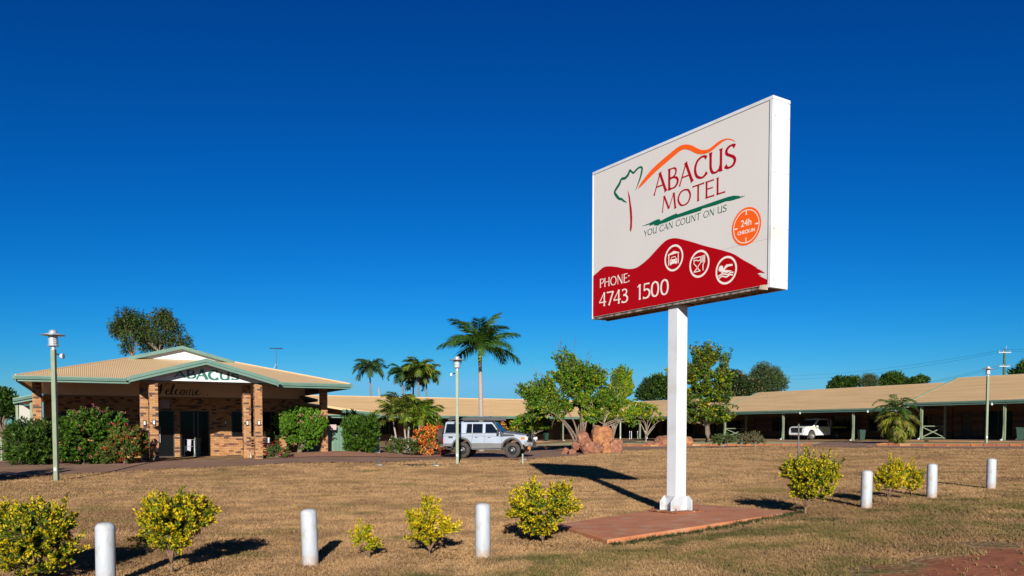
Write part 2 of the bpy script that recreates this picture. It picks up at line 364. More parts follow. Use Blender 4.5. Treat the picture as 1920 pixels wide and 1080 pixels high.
# ------------------------------------------------------------------ grass tufts (instanced)
def grass():
    rng = np.random.default_rng(5)
    srcs = []
    for k in range(4):
        mb = MB()
        for i in range(11):
            a = rng.uniform(0, 6.28); r = rng.uniform(0, .028); h = rng.uniform(.016, .040); wd = rng.uniform(.0022, .0038)
            b = Vector((r*math.cos(a), r*math.sin(a), -.005)); ln = rng.uniform(-.7, .7, 2)*h
            fa = rng.uniform(0, 3.14); sx = Vector((math.cos(fa), math.sin(fa), 0))*wd
            mid = b+Vector((ln[0]*.35, ln[1]*.35, h*.6)); tip = b+Vector((ln[0], ln[1], h))
            mb.add([b-sx, b+sx, mid+sx*.8, mid-sx*.8, tip], [(0, 1, 2, 3), (3, 2, 4)])
        me = mb.mesh('grass_tuft', M['blade']); o = bpy.data.objects.new('grass_tuft_source', me); srcs.append(o)
    zones = [(6.6, 12, 1300, 1.0), (12, 20, 700, 1.15), (20, 34, 230, 1.5), (34, 60, 80, 1.8)]
    P = []; SC = []
    for a, b, dens, sc in zones:
        area = .72*2*(b*b-a*a)/2*1.0+ (b-a)*2; n = int(area*dens)
        y = np.sqrt(rng.uniform(a*a, b*b, n)); x = rng.uniform(-1, 1, n)*(.70*y+1)
        P.append(np.stack([x, y], -1)); SC.append(np.full(n, sc)*rng.uniform(.6, 1.35, n))
    P = np.concatenate(P); SC = np.concatenate(SC)
    x, y = P.T
    keep = np.ones(len(x), bool)
    # not on the driveway, slab, dirt, beds, buildings
    nearP = np.array(near); farP = np.array(far)
    poly = np.concatenate([nearP, farP[::-1]])
    def inside(poly, x, y):
        c = np.zeros(len(x), bool); n = len(poly); j = n-1
        for i in range(n):
            xi, yi = poly[i]; xj, yj = poly[j]
            c ^= ((yi > y) != (yj > y)) & (x < (xj-xi)*(y-yi)/(yj-yi+1e-12)+xi); j = i
        return c
    keep &= ~inside(poly, x, y)
    keep &= ~inside(np.array(SLAB), x, y)
    yf = np.interp(x, farP[:, 0], farP[:, 1])
    keep &= ~((x < -3.5) & (y > yf-.1))
    keep &= ~((x > -3.5) & (x < 3) & (y > yf-.1))
    EL = np.array([(2, 60.3), (5, 61.2), (9.5, 58.2), (16.5, 54.3), (19, 52.6), (22.4, 49), (27.5, 44.2), (33, 39.6), (38, 36)])
    keep &= ~((x > 3) & (y > np.interp(x, EL[:, 0], EL[:, 1])-.25))
    # dirt
    def vn(x, y, s, seed=0):
        return np.sin(x*s*1.7+seed)*np.cos(y*s*1.3-seed)+.5*np.sin(x*s*3.1+y*s*2.3+seed)
    e = y-(.70*x+5.6)+.35*vn(x, y, 1.3, 2)
    keep &= ~((e < .1) & (rng.uniform(size=len(x)) < .975))
    keep &= rng.uniform(size=len(x)) < (.80+.25*vn(x, y, .8, 1))
    x = x[keep]; y = y[keep]; SC = SC[keep]
    Z = G(x, y)
    me = bpy.data.meshes.new('lawn_grass'); n = len(x)
    me.vertices.add(n); me.vertices.foreach_set('co', np.stack([x, y, Z], -1).ravel())
    at = me.attributes.new('sc', 'FLOAT', 'POINT'); at.data.foreach_set('value', SC)
    at = me.attributes.new('rz', 'FLOAT', 'POINT'); at.data.foreach_set('value', rng.uniform(0, 6.28, n))
    at = me.attributes.new('ki', 'INT', 'POINT'); at.data.foreach_set('value', rng.integers(0, 4, n).astype(np.int32))
    o = link(bpy.data.objects.new('lawn_grass', me)); tag(o, 'short dry brown lawn grass with greener patches', 'grass', kind='stuff')
    gn = bpy.data.node_groups.new('tufts', 'GeometryNodeTree')
    gn.interface.new_socket('Geometry', in_out='INPUT', socket_type='NodeSocketGeometry')
    gn.interface.new_socket('Geometry', in_out='OUTPUT', socket_type='NodeSocketGeometry')
    N = gn.nodes; L = gn.links; gi = N.new('NodeGroupInput'); go = N.new('NodeGroupOutput')
    iop = N.new('GeometryNodeInstanceOnPoints'); g2 = N.new('GeometryNodeGeometryToInstance')
    for s in srcs:
        oi = N.new('GeometryNodeObjectInfo'); oi.inputs[0].default_value = s; oi.inputs[1].default_value = True
        L.new(oi.outputs['Geometry'], g2.inputs[0])
    L.new(gi.outputs[0], iop.inputs['Points']); L.new(g2.outputs[0], iop.inputs['Instance'])
    iop.inputs['Pick Instance'].default_value = True
    def attr(nm, ty):
        a = N.new('GeometryNodeInputNamedAttribute'); a.data_type = ty; a.inputs[0].default_value = nm; return a.outputs[0]
    L.new(attr('ki', 'INT'), iop.inputs['Instance Index']); L.new(attr('sc', 'FLOAT'), iop.inputs['Scale'])
    cx = N.new('ShaderNodeCombineXYZ'); L.new(attr('rz', 'FLOAT'), cx.inputs[2]); L.new(cx.outputs[0], iop.inputs['Rotation'])
    L.new(iop.outputs[0], go.inputs[0])
    md = o.modifiers.new('tufts', 'NODES'); md.node_group = gn
SLAB = [(3.5, 15.75), (4.95, 13.8), (1.29, 10.75), (.72, 12.75)]
grass()
mb = MB()
base = [Vector((x, y, zt)) for (x, y), zt in zip(SLAB, (.125, .175, .105, .075))]
mb.prism([p-Vector((0, 0, .5)) for p in base], (0, 0, .5), 0)
o = mb.build('concrete_slab', M['slab'], kind='structure', bevel=.015)

# brick edging between the drive and the green verge
e_far = [(2.0, 60.3), (5, 61.2), (9.5, 58.2), (16.5, 54.3), (19.0, 52.6)]
e2 = [(22.4, 49.0), (27.5, 44.2), (33, 39.6), (38, 36)]
EM = [mat('edging_orange', (.48, .17, .06), (.36, .125, .045), 5, .9, .4, 30), mat('edging_ochre', (.62, .33, .14), (.5, .25, .1), 5, .9, .4, 30), mat('edging_red', (.38, .12, .06), (.3, .1, .05), 5, .9, .4, 30)]
edge = link(bpy.data.objects.new('stone_edging', None)); edge['kind'] = 'structure'; 
rnd = random.Random(3)
def edging(pl, ln, gap=None):
    for i in range(len(pl)-1):
        a = Vector((*pl[i], 0)); b = Vector((*pl[i+1], 0)); d = b-a; n = max(1, round(d.length/ln)); u = d/n; rz = math.atan2(d.y, d.x)
        for k in range(n):
            p = a+u*(k+.5); z = g(p.x, p.y)
            if gap and gap(p): continue
            mb = MB(); mb.box((0, 0, 0), (u.length-.03, .22+rnd.uniform(-.02, .03), .26), 0)
            o = mb.build('stone', rnd.choices(EM, (6, 2, 3))[0], edge, bevel=.02); o.location = (p.x, p.y, z+.02+rnd.uniform(-.02, .02)); o.rotation_euler = (rnd.uniform(-.04, .04), 0, rz+rnd.uniform(-.03, .03))
edging(e_far, .62); edging(e2, .62)
edging([(19.0, 52.6), (20.4, 54.6)], .6); edging([(22.4, 49.0), (24.2, 51.0)], .6)
# bright verge of mown green grass behind the edging
M['verge'] = mat('green_verge', (.42, .40, .15), (.55, .46, .22), .6, .95, .8, 10, c3=(.42, .32, .18), s3=.8, coords='Position')
ribbon('grass_verge', [(2.0, 60.6), (5, 61.5), (9.6, 58.5), (16.7, 54.6), (19.6, 53)], [(.5, 74), (6, 77), (13, 76.5), (20.5, 66), (23.5, 60)], .025, M['verge'])
ribbon('grass_verge', [(22.8, 49.4), (27.8, 44.5), (33.3, 39.9), (38.3, 36.3)], [(27.0, 55.5), (29.5, 51.5), (35, 45.5), (40, 41)], .025, M['verge'])
# garden beds (red mulch) in front of reception and the green fence
ribbon('garden_bed', [(-30, 27.2), (-24, 29.6), solveD(10, 869), (-17.3, 34.3), (-16.0, 34.8)], [(-30, 40), (-26, 40), (-23, 38), (-20, 38.5), (-16.6, 37.6)], .045, M['soil'])
ribbon('garden_bed', [(-11.3, 37.0), (-10.1, 38.5), (-7.0, 41.6), (-3.6, 45.6), (-.8, 50)], [(-13, 46.5), (-12.4, 47.4), (-8.5, 49.4), (-5.5, 51.5), (-2.5, 55)], .045, M['soil'])
# ------------------------------------------------------------------ the big sign
Dr = 12.35
def hgt(pt, pb, D): return W(*pt, D).z-W(*pb, D).z
Dl = Dr
for _ in range(60): Dl *= hgt((1450, 178), (1445, 539), Dr)/hgt((1110, 323), (1110, 599.5), Dl)
pA = (W(1110, 323, Dl)+W(1110, 599.5, Dl))/2; pB = (W(1450, 178, Dr)+W(1445, 539, Dr))/2
z0 = (W(1110, 599.5, Dl).z+W(1445, 539, Dr).z)/2; z1 = (W(1110, 323, Dl).z+W(1450, 178, Dr).z)/2
SW = math.hypot(pB.x-pA.x, pB.y-pA.y); SH = z1-z0; ST = .405; SA = math.atan2(pB.y-pA.y, pB.x-pA.x)
ex = Vector((math.cos(SA), math.sin(SA), 0)); ey = Vector((-math.sin(SA), math.cos(SA), 0))   # ey points away from the viewer's side
polec = Vector((pA.x, pA.y, 0))+ex*SW*.50+ey*ST*.5
polez = .118
sign = thing('roadside_sign', 'tall white box sign on a single white square pole, motel logo and red band', 'sign', (polec.x, polec.y, polez), SA)
ox = -SW*.50; oy = -ST*.5; oz = z0-polez      # local coordinates of the bottom left front corner
def face_uv(px, py):
    """where the line of sight through a pixel meets the sign's face: face coordinates u (right), v (up)"""
    r = Vector(ray(px, py)); o = Vector((0, 0, EYE)); p0 = Vector((pA.x, pA.y, z0))+ey*.012
    t = (p0-o).dot(ey)/r.dot(ey); q = o+r*t-p0
    return q.dot(ex), q.z
M['signface'] = mat('sign_face_cream', (.76, .72, .685), (.71, .67, .635), .8, .35, contrast=(.2, .9))
M['red'] = mat('sign_red', (.43, .0005, .002), None, rough=.4, spec=.2)
M['signorange'] = mat('sign_orange', (1.0, .13, .003), None, rough=.3)
M['signgreen'] = mat('sign_green', (.004, .13, .07), None, rough=.4, spec=.2)
M['signletter'] = mat('sign_letter_red', (.42, .003, .012), None, rough=.4, spec=.2)
M['signcream'] = mat('sign_cream', (.92, .86, .78), None, rough=.3)
M['under'] = mat('sign_underside', (.30, .22, .14), (.2, .13, .08), 5, .8, c3=(.25, .12, .05), s3=3)
fw = .055
mb = MB()
mb.b2((ox, oy, oz+SH-fw), (ox+SW-.001, oy+ST, oz+SH)); mb.b2((ox, oy, oz+.012), (ox+fw*.45, oy+ST, oz+SH-fw-.001)); 
o = mb.build('frame', M['white'], sign, bevel=.006)
mb = MB(); mb.b2((ox+SW-.062, oy-.004, oz), (ox+SW, oy+ST*.86, oz+SH-fw-.002)); mb.b2((ox+SW-.062, oy+ST*.862, oz), (ox+SW-.008, oy+ST+.004, oz+SH-fw-.002))
mb.build('side_panel', M['white'], sign, bevel=.006)
for zz in (.12, .9, 1.75, SH-.3):
    for yy in (.05, .38):
        mb = MB(); mb.lathe([(.012, 0), (.012, .004), (.004, .008)], 8, (ox+SW-.001-(0.008 if yy > .3 else 0), oy+yy, oz+zz+(.02 if yy > .3 else 0)), 'X'); mb.build('rivet', M['galv'], sign)
mb = MB(); mb.b2((ox+fw*.45+.001, oy+.012, oz+.05), (ox+SW-.063, oy+.02, oz+SH-fw-.001)); mb.build('sign_face', M['signface'], sign)
mb = MB(); mb.b2((ox+fw*.45+.001, oy+ST-.02, oz+.05), (ox+SW-.063, oy+ST-.012, oz+SH-fw-.001)); mb.build('back_face', M['signface'], sign)
mb = MB(); mb.b2((ox+.03, oy+.06, oz+.03), (ox+SW-.07, oy+ST-.03, oz+.045)); mb.build('underside', M['under'], sign)
mb = MB(); mb.b2((ox+.0005, oy+.005, oz-.002), (ox+SW-.08, oy+.045, oz+.03)); mb.b2((ox+.02, oy+ST-.045, oz-.002), (ox+SW-.07, oy+ST-.01, oz+.028)); 
mb.build('bottom_rail', mat('rail_dark', (.12, .09, .07), (.38, .33, .28), 9, .5, contrast=(.4, .6)), sign, bevel=.004)
mb = MB(); mb.tube([(ox+.05, oy+.03, oz+.042), (ox+SW-.2, oy+.03, oz+.05), (ox+SW-.09, oy+.02, oz+.06)], .012, 6); mb.build('loose_seal', M['framealu'], sign)
mb = MB(); mb.hexa([Vector(p) for p in ((ox+SW-.22, oy-.006, oz+.0), (ox+SW-.065, oy-.012, oz-.03), (ox+SW-.065, oy+.01, oz-.03), (ox+SW-.22, oy+.01, oz), (ox+SW-.2, oy-.006, oz+.06), (ox+SW-.065, oy-.008, oz+.05), (ox+SW-.065, oy+.01, oz+.05), (ox+SW-.2, oy+.01, oz+.06))])
mb.build('corner_flap', mat('peeling_flap', (.75, .66, .55), (.6, .4, .25), 6, .6), sign)

class Art:
    def __init__(s): s.k = 0
art = Art()
FY = .012                       # face depth in the sign's frame
def cr_(pts, n=6):
    """smooth curve through points (each a tuple of any length)"""
    P = [np.array(p, float) for p in pts]; P = [2*P[0]-P[1]]+P+[2*P[-1]-P[-2]]; out = []
    for i in range(1, len(P)-2):
        for t in np.linspace(0, 1, n, endpoint=False):
            a, b, c, d = P[i-1:i+3]
            out.append(.5*((2*b)+(-a+c)*t+(2*a-5*b+4*c-d)*t*t+(-a+3*b-3*c+d)*t**3))
    out.append(P[-2]); return out
def strip(mb, pts, ws, y, place, thick=.0015, m=0):
    """a stroke of changing width laid on a flat face; place(u, v, y) gives the 3D point"""
    P = [np.array(p[:2], float) for p in pts]; n = len(P); Lf = []; Rt = []
    for i in range(n):
        a = P[max(i-1, 0)]; b = P[min(i+1, n-1)]; d = b-a; d = d/(np.hypot(*d)+1e-9); nn = np.array([-d[1], d[0]])
        if 0 < i < n-1:
            d1 = P[i]-P[i-1]; d1 = d1/(np.hypot(*d1)+1e-9); n1 = np.array([-d1[1], d1[0]]); c = max(.5, float(nn@n1)); nn = nn/c
        Lf.append(P[i]+nn*ws[i]/2); Rt.append(P[i]-nn*ws[i]/2)
    vs = [place(*p, y) for p in Lf]+[place(*p, y) for p in Rt]
    mb.add(vs, [(i, i+1, n+i+1, n+i) for i in range(n-1)], m)
def face_place(u, v, y): return Vector((ox+u, oy+FY+y, oz+v))
def fill(mb, uv, y, place=face_place, m=0):
    """a flat filled outline (may be concave)"""
    from mathutils.geometry import tessellate_polygon
    vs = [place(u, v, y) for u, v in uv]
    tri = tessellate_polygon([[Vector((u, v, 0)) for u, v in uv]])
    mb.add(vs, [tuple(t) for t in tri], m)
def px_stroke(mb, pts, org, sc, y, smooth=True, wscale=1.0):
    q = cr_(pts, 6) if smooth else pts
    out = []; ws = []
    for a in q:
        px = org[0]+a[0]/sc; py = org[1]+a[1]/sc; u, v = face_uv(px, py); out.append((u, v))
        u2, v2 = face_uv(px, py+a[2]/sc); ws.append(abs(v2-v)*wscale)
    strip(mb, out, ws, y, face_place)
def px_fill(mb, pts, org, sc, y): fill(mb, [face_uv(org[0]+a/sc, org[1]+b/sc) for a, b in pts], y)
Z5 = ((1140, 240), 5.143); Z4 = ((1100, 430), 5.333); Z8 = ((1230, 440), 10.8)
# logo
mb = MB()
px_stroke(mb, [(288, 586, 3), (330, 535, 34), (420, 432, 52), (500, 357, 56), (600, 272, 56), (690, 200, 50), (745, 182, 44), (800, 192, 48), (860, 222, 46), (910, 232, 38), (980, 215, 34), (1060, 152, 34), (1110, 120, 22), (1150, 107, 12), (1190, 111, 9), (1228, 129, 3)], *Z5, -.003)
mb.build('mountain_line', M['signorange'], sign)
mb = MB()
px_stroke(mb, [(265, 605, 3), (290, 540, 14), (315, 470, 22), (327, 415, 26), (328, 385, 22), (310, 377, 17), (280, 397, 20), (250, 430, 22), (232, 424, 17), (212, 410, 24), (195, 450, 30), (165, 483, 26), (132, 492, 24), (110, 540, 32), (82, 585, 30), (65, 620, 26), (85, 655, 30), (110, 682, 24), (132, 685, 22), (152, 702, 18), (182, 718, 4)], *Z5, -.003, wscale=1.0)
mb.build('tree_outline', M['signgreen'], sign)
mb = MB()
tr = [(192, 600), (202, 628), (212, 660), (222, 730), (232, 800), (235, 870), (232, 960), (222, 1002), (212, 985), (216, 900), (213, 830), (208, 760), (203, 700), (196, 645)]
px_fill(mb, tr, *Z5, -.003); mb.build('tree_trunk', M['signletter'], sign)
mb = MB()
px_fill(mb, [(323, 948), (400, 918), (440, 897), (480, 880), (502, 880), (508, 896), (560, 868), (660, 823), (674, 832), (800, 787), (950, 735), (1080, 690), (1160, 664), (1210, 652), (1265, 654), (1275, 661), (1326, 653), (1265, 678), (1180, 703), (1140, 706), (1050, 740), (960, 766), (915, 776), (895, 797), (780, 832), (650, 872), (560, 910), (500, 928), (485, 940), (440, 938), (452, 925), (400, 945), (405, 930)], *Z5, -.003)
mb.build('brush_stroke', M['signgreen'], sign)
# red hill
fb = [(1800, 527), (1500, 606), (1200, 683), (900, 757), (600, 823), (300, 870), (70, 904)]
mb = MB()
hill = [tuple(p) for p in cr_([(66, 466), (110, 430), (160, 385), (210, 370), (300, 376), (370, 390), (430, 396), (490, 386), (550, 350), (620, 290), (680, 225), (740, 160), (790, 115), (830, 96), (880, 88), (940, 96), (1050, 125), (1180, 165), (1300, 195), (1400, 222), (1480, 252), (1560, 302), (1650, 352), (1690, 376)], 5)]
uv = [face_uv(1100+a/5.333, 430+b/5.333) for a, b in hill+[(1712, 386), (1688, 384), (1740, 408), (1788, 440), (1735, 434), (1708, 444), (1750, 465), (1722, 462), (1822, 512)]]
uv = [(max(fw*.45+.001, u), v) for u, v in uv]
uv += [(SW-.075, .055), (fw*.45+.001, .055)]
fill(mb, uv, -.002); mb.build('red_hill', M['red'], sign)

# ---- lettering: strokes with flared ends
def C(*p): return ('c', p)
GL = {
 'A': (.76, [([(.02, 0), (.37, 1)], .6), ([(.34, 1), (.70, 0)], 1.15), ([(.15, .36), (.56, .36)], .5)]),
 'B': (.66, [([(.12, 0), (.12, 1)], 1.1), (C((.12, .965), (.36, .96), (.48, .86), (.47, .68), (.36, .57), (.14, .54)), .7), (C((.14, .53), (.42, .51), (.56, .40), (.57, .22), (.42, .05), (.12, .035)), .9)]),
 'C': (.74, [(C((.66, .84), (.54, .95), (.38, .955), (.17, .82), (.08, .5), (.17, .18), (.38, .04), (.54, .06), (.68, .19)), .95)]),
 'D': (.8, [([(.12, 0), (.12, 1)], 1.1), (C((.12, .965), (.42, .94), (.66, .74), (.68, .5), (.64, .26), (.42, .06), (.12, .035)), .9)]),
 'E': (.60, [([(.12, 0), (.12, 1)], 1.1), ([(.12, .96), (.52, .96)], .6), ([(.12, .53), (.46, .53)], .55), ([(.12, .04), (.55, .04)], .65)]),
 'H': (.80, [([(.12, 0), (.12, 1)], 1.1), ([(.66, 0), (.66, 1)], 1.1), ([(.12, .52), (.66, .52)], .5)]),
 'L': (.56, [([(.12, 0), (.12, 1)], 1.1), ([(.12, .04), (.53, .04)], .65)]),
 'M': (.96, [([(.06, 0), (.16, 1)], .6), ([(.16, 1), (.46, .12)], 1.1), ([(.46, .12), (.76, 1)], .55), ([(.76, 1), (.86, 0)], 1.15)]),
 'N': (.80, [([(.12, 0), (.12, 1)], .6), ([(.12, 1), (.66, .0)], 1.15), ([(.66, .0), (.66, 1)], .6)]),
 'O': (.88, [(C((.42, .965), (.20, .86), (.07, .5), (.20, .14), (.42, .035), (.66, .14), (.78, .5), (.66, .86), (.42, .965)), .9)]),
 'P': (.60, [([(.12, 0), (.12, 1)], 1.1), (C((.12, .965), (.40, .95), (.53, .84), (.53, .64), (.40, .50), (.14, .47)), .8)]),
 'S': (.58, [(C((.50, .86), (.38, .955), (.22, .94), (.10, .82), (.12, .66), (.28, .54), (.44, .42), (.50, .26), (.42, .09), (.26, .035), (.14, .06), (.04, .17)), 1.0)]),
 'T': (.70, [([(.02, .96), (.68, .96)], .65), ([(.35, .96), (.35, 0)], 1.1)]),
 'U': (.78, [(C((.12, 1), (.12, .6), (.13, .30), (.22, .09), (.38, .04), (.54, .12), (.62, .26)), .95), ([(.62, 1), (.62, .0)], 1.1)]),
 'Y': (.66, [([(.02, 1), (.33, .46)], 1.0), ([(.64, 1), (.33, .46)], .6), ([(.33, .48), (.33, 0)], 1.1)]),
 ':': (.26, [([(.10, .62), (.10, .74)], 1.5), ([(.10, .05), (.10, .17)], 1.5)]),
 ' ': (.36, []),
 '4': (.60, [([(.42, 0), (.42, 1)], 1.1), ([(.42, 1), (.02, .30)], .6), ([(.02, .30), (.56, .30)], .6)]),
 '7': (.56, [([(.04, .95), (.54, .95)], .7), ([(.54, .97), (.20, 0)], 1.1)]),
 '3': (.56, [(C((.08, .88), (.24, .96), (.40, .88), (.42, .72), (.34, .6), (.18, .55)), .85), (C((.18, .55), (.40, .48), (.49, .28), (.42, .1), (.24, .03), (.05, .1)), 1.0)]),
 '1': (.40, [([(.06, .84), (.22, .98)], .6), ([(.22, 1), (.22, 0)], 1.1)]),
 '5': (.56, [([(.14, .95), (.48, .95)], .7), ([(.14, .97), (.12, .54)], .7), (C((.12, .56), (.30, .60), (.46, .48), (.49, .28), (.40, .1), (.22, .03), (.05, .08)), 1.0)]),
 '0': (.62, [(C((.29, .965), (.13, .84), (.07, .5), (.13, .16), (.29, .035), (.45, .16), (.51, .5), (.45, .84), (.29, .965)), .95)]),
}
def text_strokes(mb, txt, place, u0, v0, u1, h, wt=.095, flare=1.55, serif=0, y=-.003, skew=0, slope=0, curved_n=5, hs=None):
    adv = sum(GL[c][0] for c in txt)-.06; sx = (u1-u0)/adv; pen = 0; kk = 0
    for ci, c in enumerate(txt):
        a, st = GL[c]; hh = h*(hs[ci] if hs else 1)
        for s_, wk in st:
            cur = isinstance(s_, tuple) and s_[0] == 'c'
            pts = cr_(s_[1], curved_n) if cur else [np.array(s_[0], float)*(1-t)+np.array(s_[1], float)*t for t in (0, .09, .22, .5, .78, .91, 1)]
            n = len(pts); ww = []
            for i in range(n):
                t = i/(n-1); e = min(t, 1-t)
                if cur:
                    closed = np.hypot(*(np.array(pts[0][:2])-np.array(pts[-1][:2]))) < .01
                    d = np.array(pts[min(i+1, n-1)][:2])-np.array(pts[max(i-1, 0)][:2]); d = d/(np.hypot(*d)+1e-9)
                    f = .62+.55*abs(d[1])+(0 if closed else (.5*(1-e/.08) if e < .08 else 0))
                else: f = 1+(flare-1)*max(0, 1-e/.2)**1.6
                ww.append(wt*h*wk*f)
            P = []
            for p in pts:
                X_ = u0+(pen+p[0])*sx; Y_ = p[1]*hh
                P.append((X_+skew*Y_, v0+Y_+slope*(X_-u0)))
            kk += 1; strip(mb, P, ww, y-.00025*(kk % 6), place)
            if serif and not cur:
                for q, on in ((P[0], s_[0]), (P[-1], s_[-1])):
                    if on[1] in (0, 1):
                        kk += 1; sw = serif*h; strip(mb, [(q[0]-sw, q[1]+(-.0 if on[1] else 0)), (q[0], q[1]), (q[0]+sw, q[1])], [.03*h, .06*h, .03*h], y-.00025*(kk % 6)-.001, place)
        pen += a
def sign_text(txt, bl, br, tl, m, wt, name, **k):
    u0, v0 = face_uv(*bl); u1, v1 = face_uv(*br); ut, vt = face_uv(*tl)
    mb = MB(); text_strokes(mb, txt, face_place, u0, v0, u1, (vt-v0), wt, slope=(v1-v0)/(u1-u0), **k)
    mb.build(name, m, sign)
    return
sign_text('ABACUS', (1226, 367), (1379, 311.5), (1229, 327), M['signletter'], .128, 'lettering')
sign_text('MOTEL', (1240.5, 399), (1359, 361), (1241.5, 369), M['signletter'], .128, 'lettering')
def split_words(txt, bl, br, tl, m, wt, name, **k):
    u0, v0 = face_uv(*bl); u1, v1 = face_uv(*br); ut, vt = face_uv(*tl); adv = sum(GL[c][0] for c in txt)-.06; sx = (u1-u0)/adv; pen = 0; sl = (v1-v0)/(u1-u0)
    for wd in txt.split(' '):
        a = sum(GL[c][0] for c in wd); mb = MB(); ua = u0+pen*sx
        text_strokes(mb, wd, face_place, ua, v0+sl*(ua-u0), ua+(a-.06)*sx, vt-v0, wt, slope=sl, **k); mb.build(name, m, sign); pen += a+GL[' '][0]
split_words('YOU CAN COUNT ON US', (1207, 444), (1362, 396), (1207, 432.6), M['signgreen'], .118, 'lettering', skew=.08)
sign_text('PHONE:', (1124.5, 540), (1181, 528.6), (1124.5, 523.5), M['signcream'], .13, 'lettering', y=-.0045)
sign_text('4743', (1123.8, 575.5), (1177, 566.5), (1125, 550), M['signcream'], .13, 'lettering', y=-.0045)
sign_text('1500', (1194, 563), (1254, 551.5), (1195.5, 534.3), M['signcream'], .13, 'lettering', y=-.0045)
# 24h check-in clock
cu, cv = face_uv(1399.3, 424.5); cr = (face_uv(1399.3, 389.2)[1]-face_uv(1399.3, 460)[1])/2
def circ(r, n=48, a0=0, a1=2*math.pi): return [(cu+r*math.cos(a0+(a1-a0)*i/n), cv+r*math.sin(a0+(a1-a0)*i/n)) for i in range(n)]
mb = MB(); fill(mb, circ(cr), -.003); mb.build('clock_disc', M['signorange'], sign)
mb = MB(); pts = circ(cr*.86); pts.append(pts[0]); strip(mb, pts, [cr*.045]*len(pts), -.0036, face_place)
for a in range(4):
    c, s = math.cos(a*math.pi/2), math.sin(a*math.pi/2)
    strip(mb, [(cu+c*cr*.60, cv+s*cr*.60), (cu+c*cr*.82, cv+s*cr*.82)], [cr*.07]*2, -.0042, face_place)
mb.build('clock_ring', M['signcream'], sign)
def font_text(txt, size, m, parent, mtx, name='lettering', bold=0):
    cu_ = bpy.data.curves.new('t', 'FONT'); cu_.body = txt; cu_.size = size; cu_.align_x = 'CENTER'; cu_.offset = bold; cu_.resolution_u = 3
    to = link(bpy.data.objects.new('t', cu_)); bpy.context.view_layer.update()
    me = bpy.data.meshes.new_from_object(to.evaluated_get(bpy.context.evaluated_depsgraph_get()))
    bpy.data.objects.remove(to); me.transform(mtx); me.name = name; me.materials.clear(); me.materials.append(m)
    o = link(bpy.data.objects.new(name, me)); setparent(o, parent); return o
def face_mtx(u, v, y, sx=1): return Matrix.Translation((ox+u, oy+FY+y, oz+v)) @ Matrix.Rotation(R(90), 4, 'X') @ Matrix.Diagonal((sx, 1, 1, 1))
font_text('24h', cr*.50, M['signcream'], sign, face_mtx(cu, cv+cr*.03, -.004), bold=.001)
font_text('CHECK-IN', cr*.255, M['signcream'], sign, face_mtx(cu, cv-cr*.36, -.004, 1.0), bold=.0022)
# service icons in rings
for (cx, top, bot) in ((362, 202, 741), (880, 312, 870), (1423, 434, 1007)):
    pc = (1230+cx/10.8, 440+(top+bot)/2/10.8)
    u, v = face_uv(*pc); h = (face_uv(pc[0], 440+top/10.8)[1]-face_uv(pc[0], 440+bot/10.8)[1])/2
    pts = [(u+(h*.92)*math.cos(a), v+(h*.92)*math.sin(a)) for a in np.linspace(0, 2*math.pi, 49)]
    mb = MB(); strip(mb, pts, [h*.15]*49, -.0032, face_place); mb.build('icon_ring', M['signcream'], sign)
def K(mb, pts, w_, y=-.0034): px_stroke(mb, [(a, b, w_) for a, b in pts], *Z8, y, smooth=False)
mb = MB(); px_fill(mb, [(243, 412), (365, 328), (485, 356), (243, 430)], *Z8, -.0032)
def vbar(mb, x, y0, y1, w_, yy): px_fill(mb, [(x-w_/2, y0), (x+w_/2, y0-w_*.2), (x+w_/2, y1-w_*.2), (x-w_/2, y1)], *Z8, yy)
vbar(mb, 262, 420, 628, 19, -.0036); vbar(mb, 454, 372, 582, 18, -.0036)
px_fill(mb, [(283, 525), (305, 508), (425, 482), (433, 492), (430, 570), (286, 604)], *Z8, -.0032)
for q in ([(306, 512), (322, 455)], [(316, 462), (398, 440)], [(392, 440), (412, 490)]): K(mb, q, 13, -.0038)
vbar(mb, 303, 595, 624, 22, -.004); vbar(mb, 408, 570, 594, 20, -.004)
mb.build('carport_icon', M['signcream'], sign)
for x_, y_ in ((306, 542), (410, 516)):
    mb = MB(); px_fill(mb, [(x_-9, y_-9), (x_+9, y_-13), (x_+9, y_+9), (x_-9, y_+13)], *Z8, -.0045); mb.build('icon_headlamp', M['red'], sign)
mb = MB()
for i, q in enumerate([[(768, 478), (915, 445)], [(770, 478), (772, 592), (828, 650), (826, 692), (770, 762)], [(905, 448), (912, 560), (856, 640), (852, 690), (897, 735)], [(768, 764), (902, 732)], [(775, 535), (815, 516), (860, 532), (908, 512)], [(990, 410), (990, 545), (958, 600), (955, 722)]]):
    K(mb, q, 19, -.0033-.0003*i)
vbar(mb, 936, 424, 566, 17, -.005); vbar(mb, 962, 416, 560, 17, -.005); vbar(mb, 989, 408, 548, 17, -.0052); vbar(mb, 956, 595, 722, 18, -.0054)
mb.build('dining_icon', M['signcream'], sign)
mb = MB()
px_fill(mb, [(1317+46*math.cos(a)+0, 688+60*math.sin(a)-18*math.cos(a)) for a in np.linspace(0, 6.28, 25)[:-1]], *Z8, -.0032)
px_fill(mb, [(1340, 722), (1425, 606), (1550, 590), (1556, 628), (1458, 646), (1388, 712), (1545, 728), (1440, 776), (1380, 764), (1318, 785)], *Z8, -.0036)
px_stroke(mb, [(1265, 846, 28), (1338, 800, 28), (1400, 797, 28), (1455, 808, 28), (1515, 766, 28), (1572, 766, 28)], *Z8, -.004)
px_stroke(mb, [(1275, 888, 28), (1345, 842, 28), (1430, 857, 28), (1500, 812, 28), (1560, 816, 28)], *Z8, -.0043)
mb.build('swimming_icon', M['signcream'], sign)
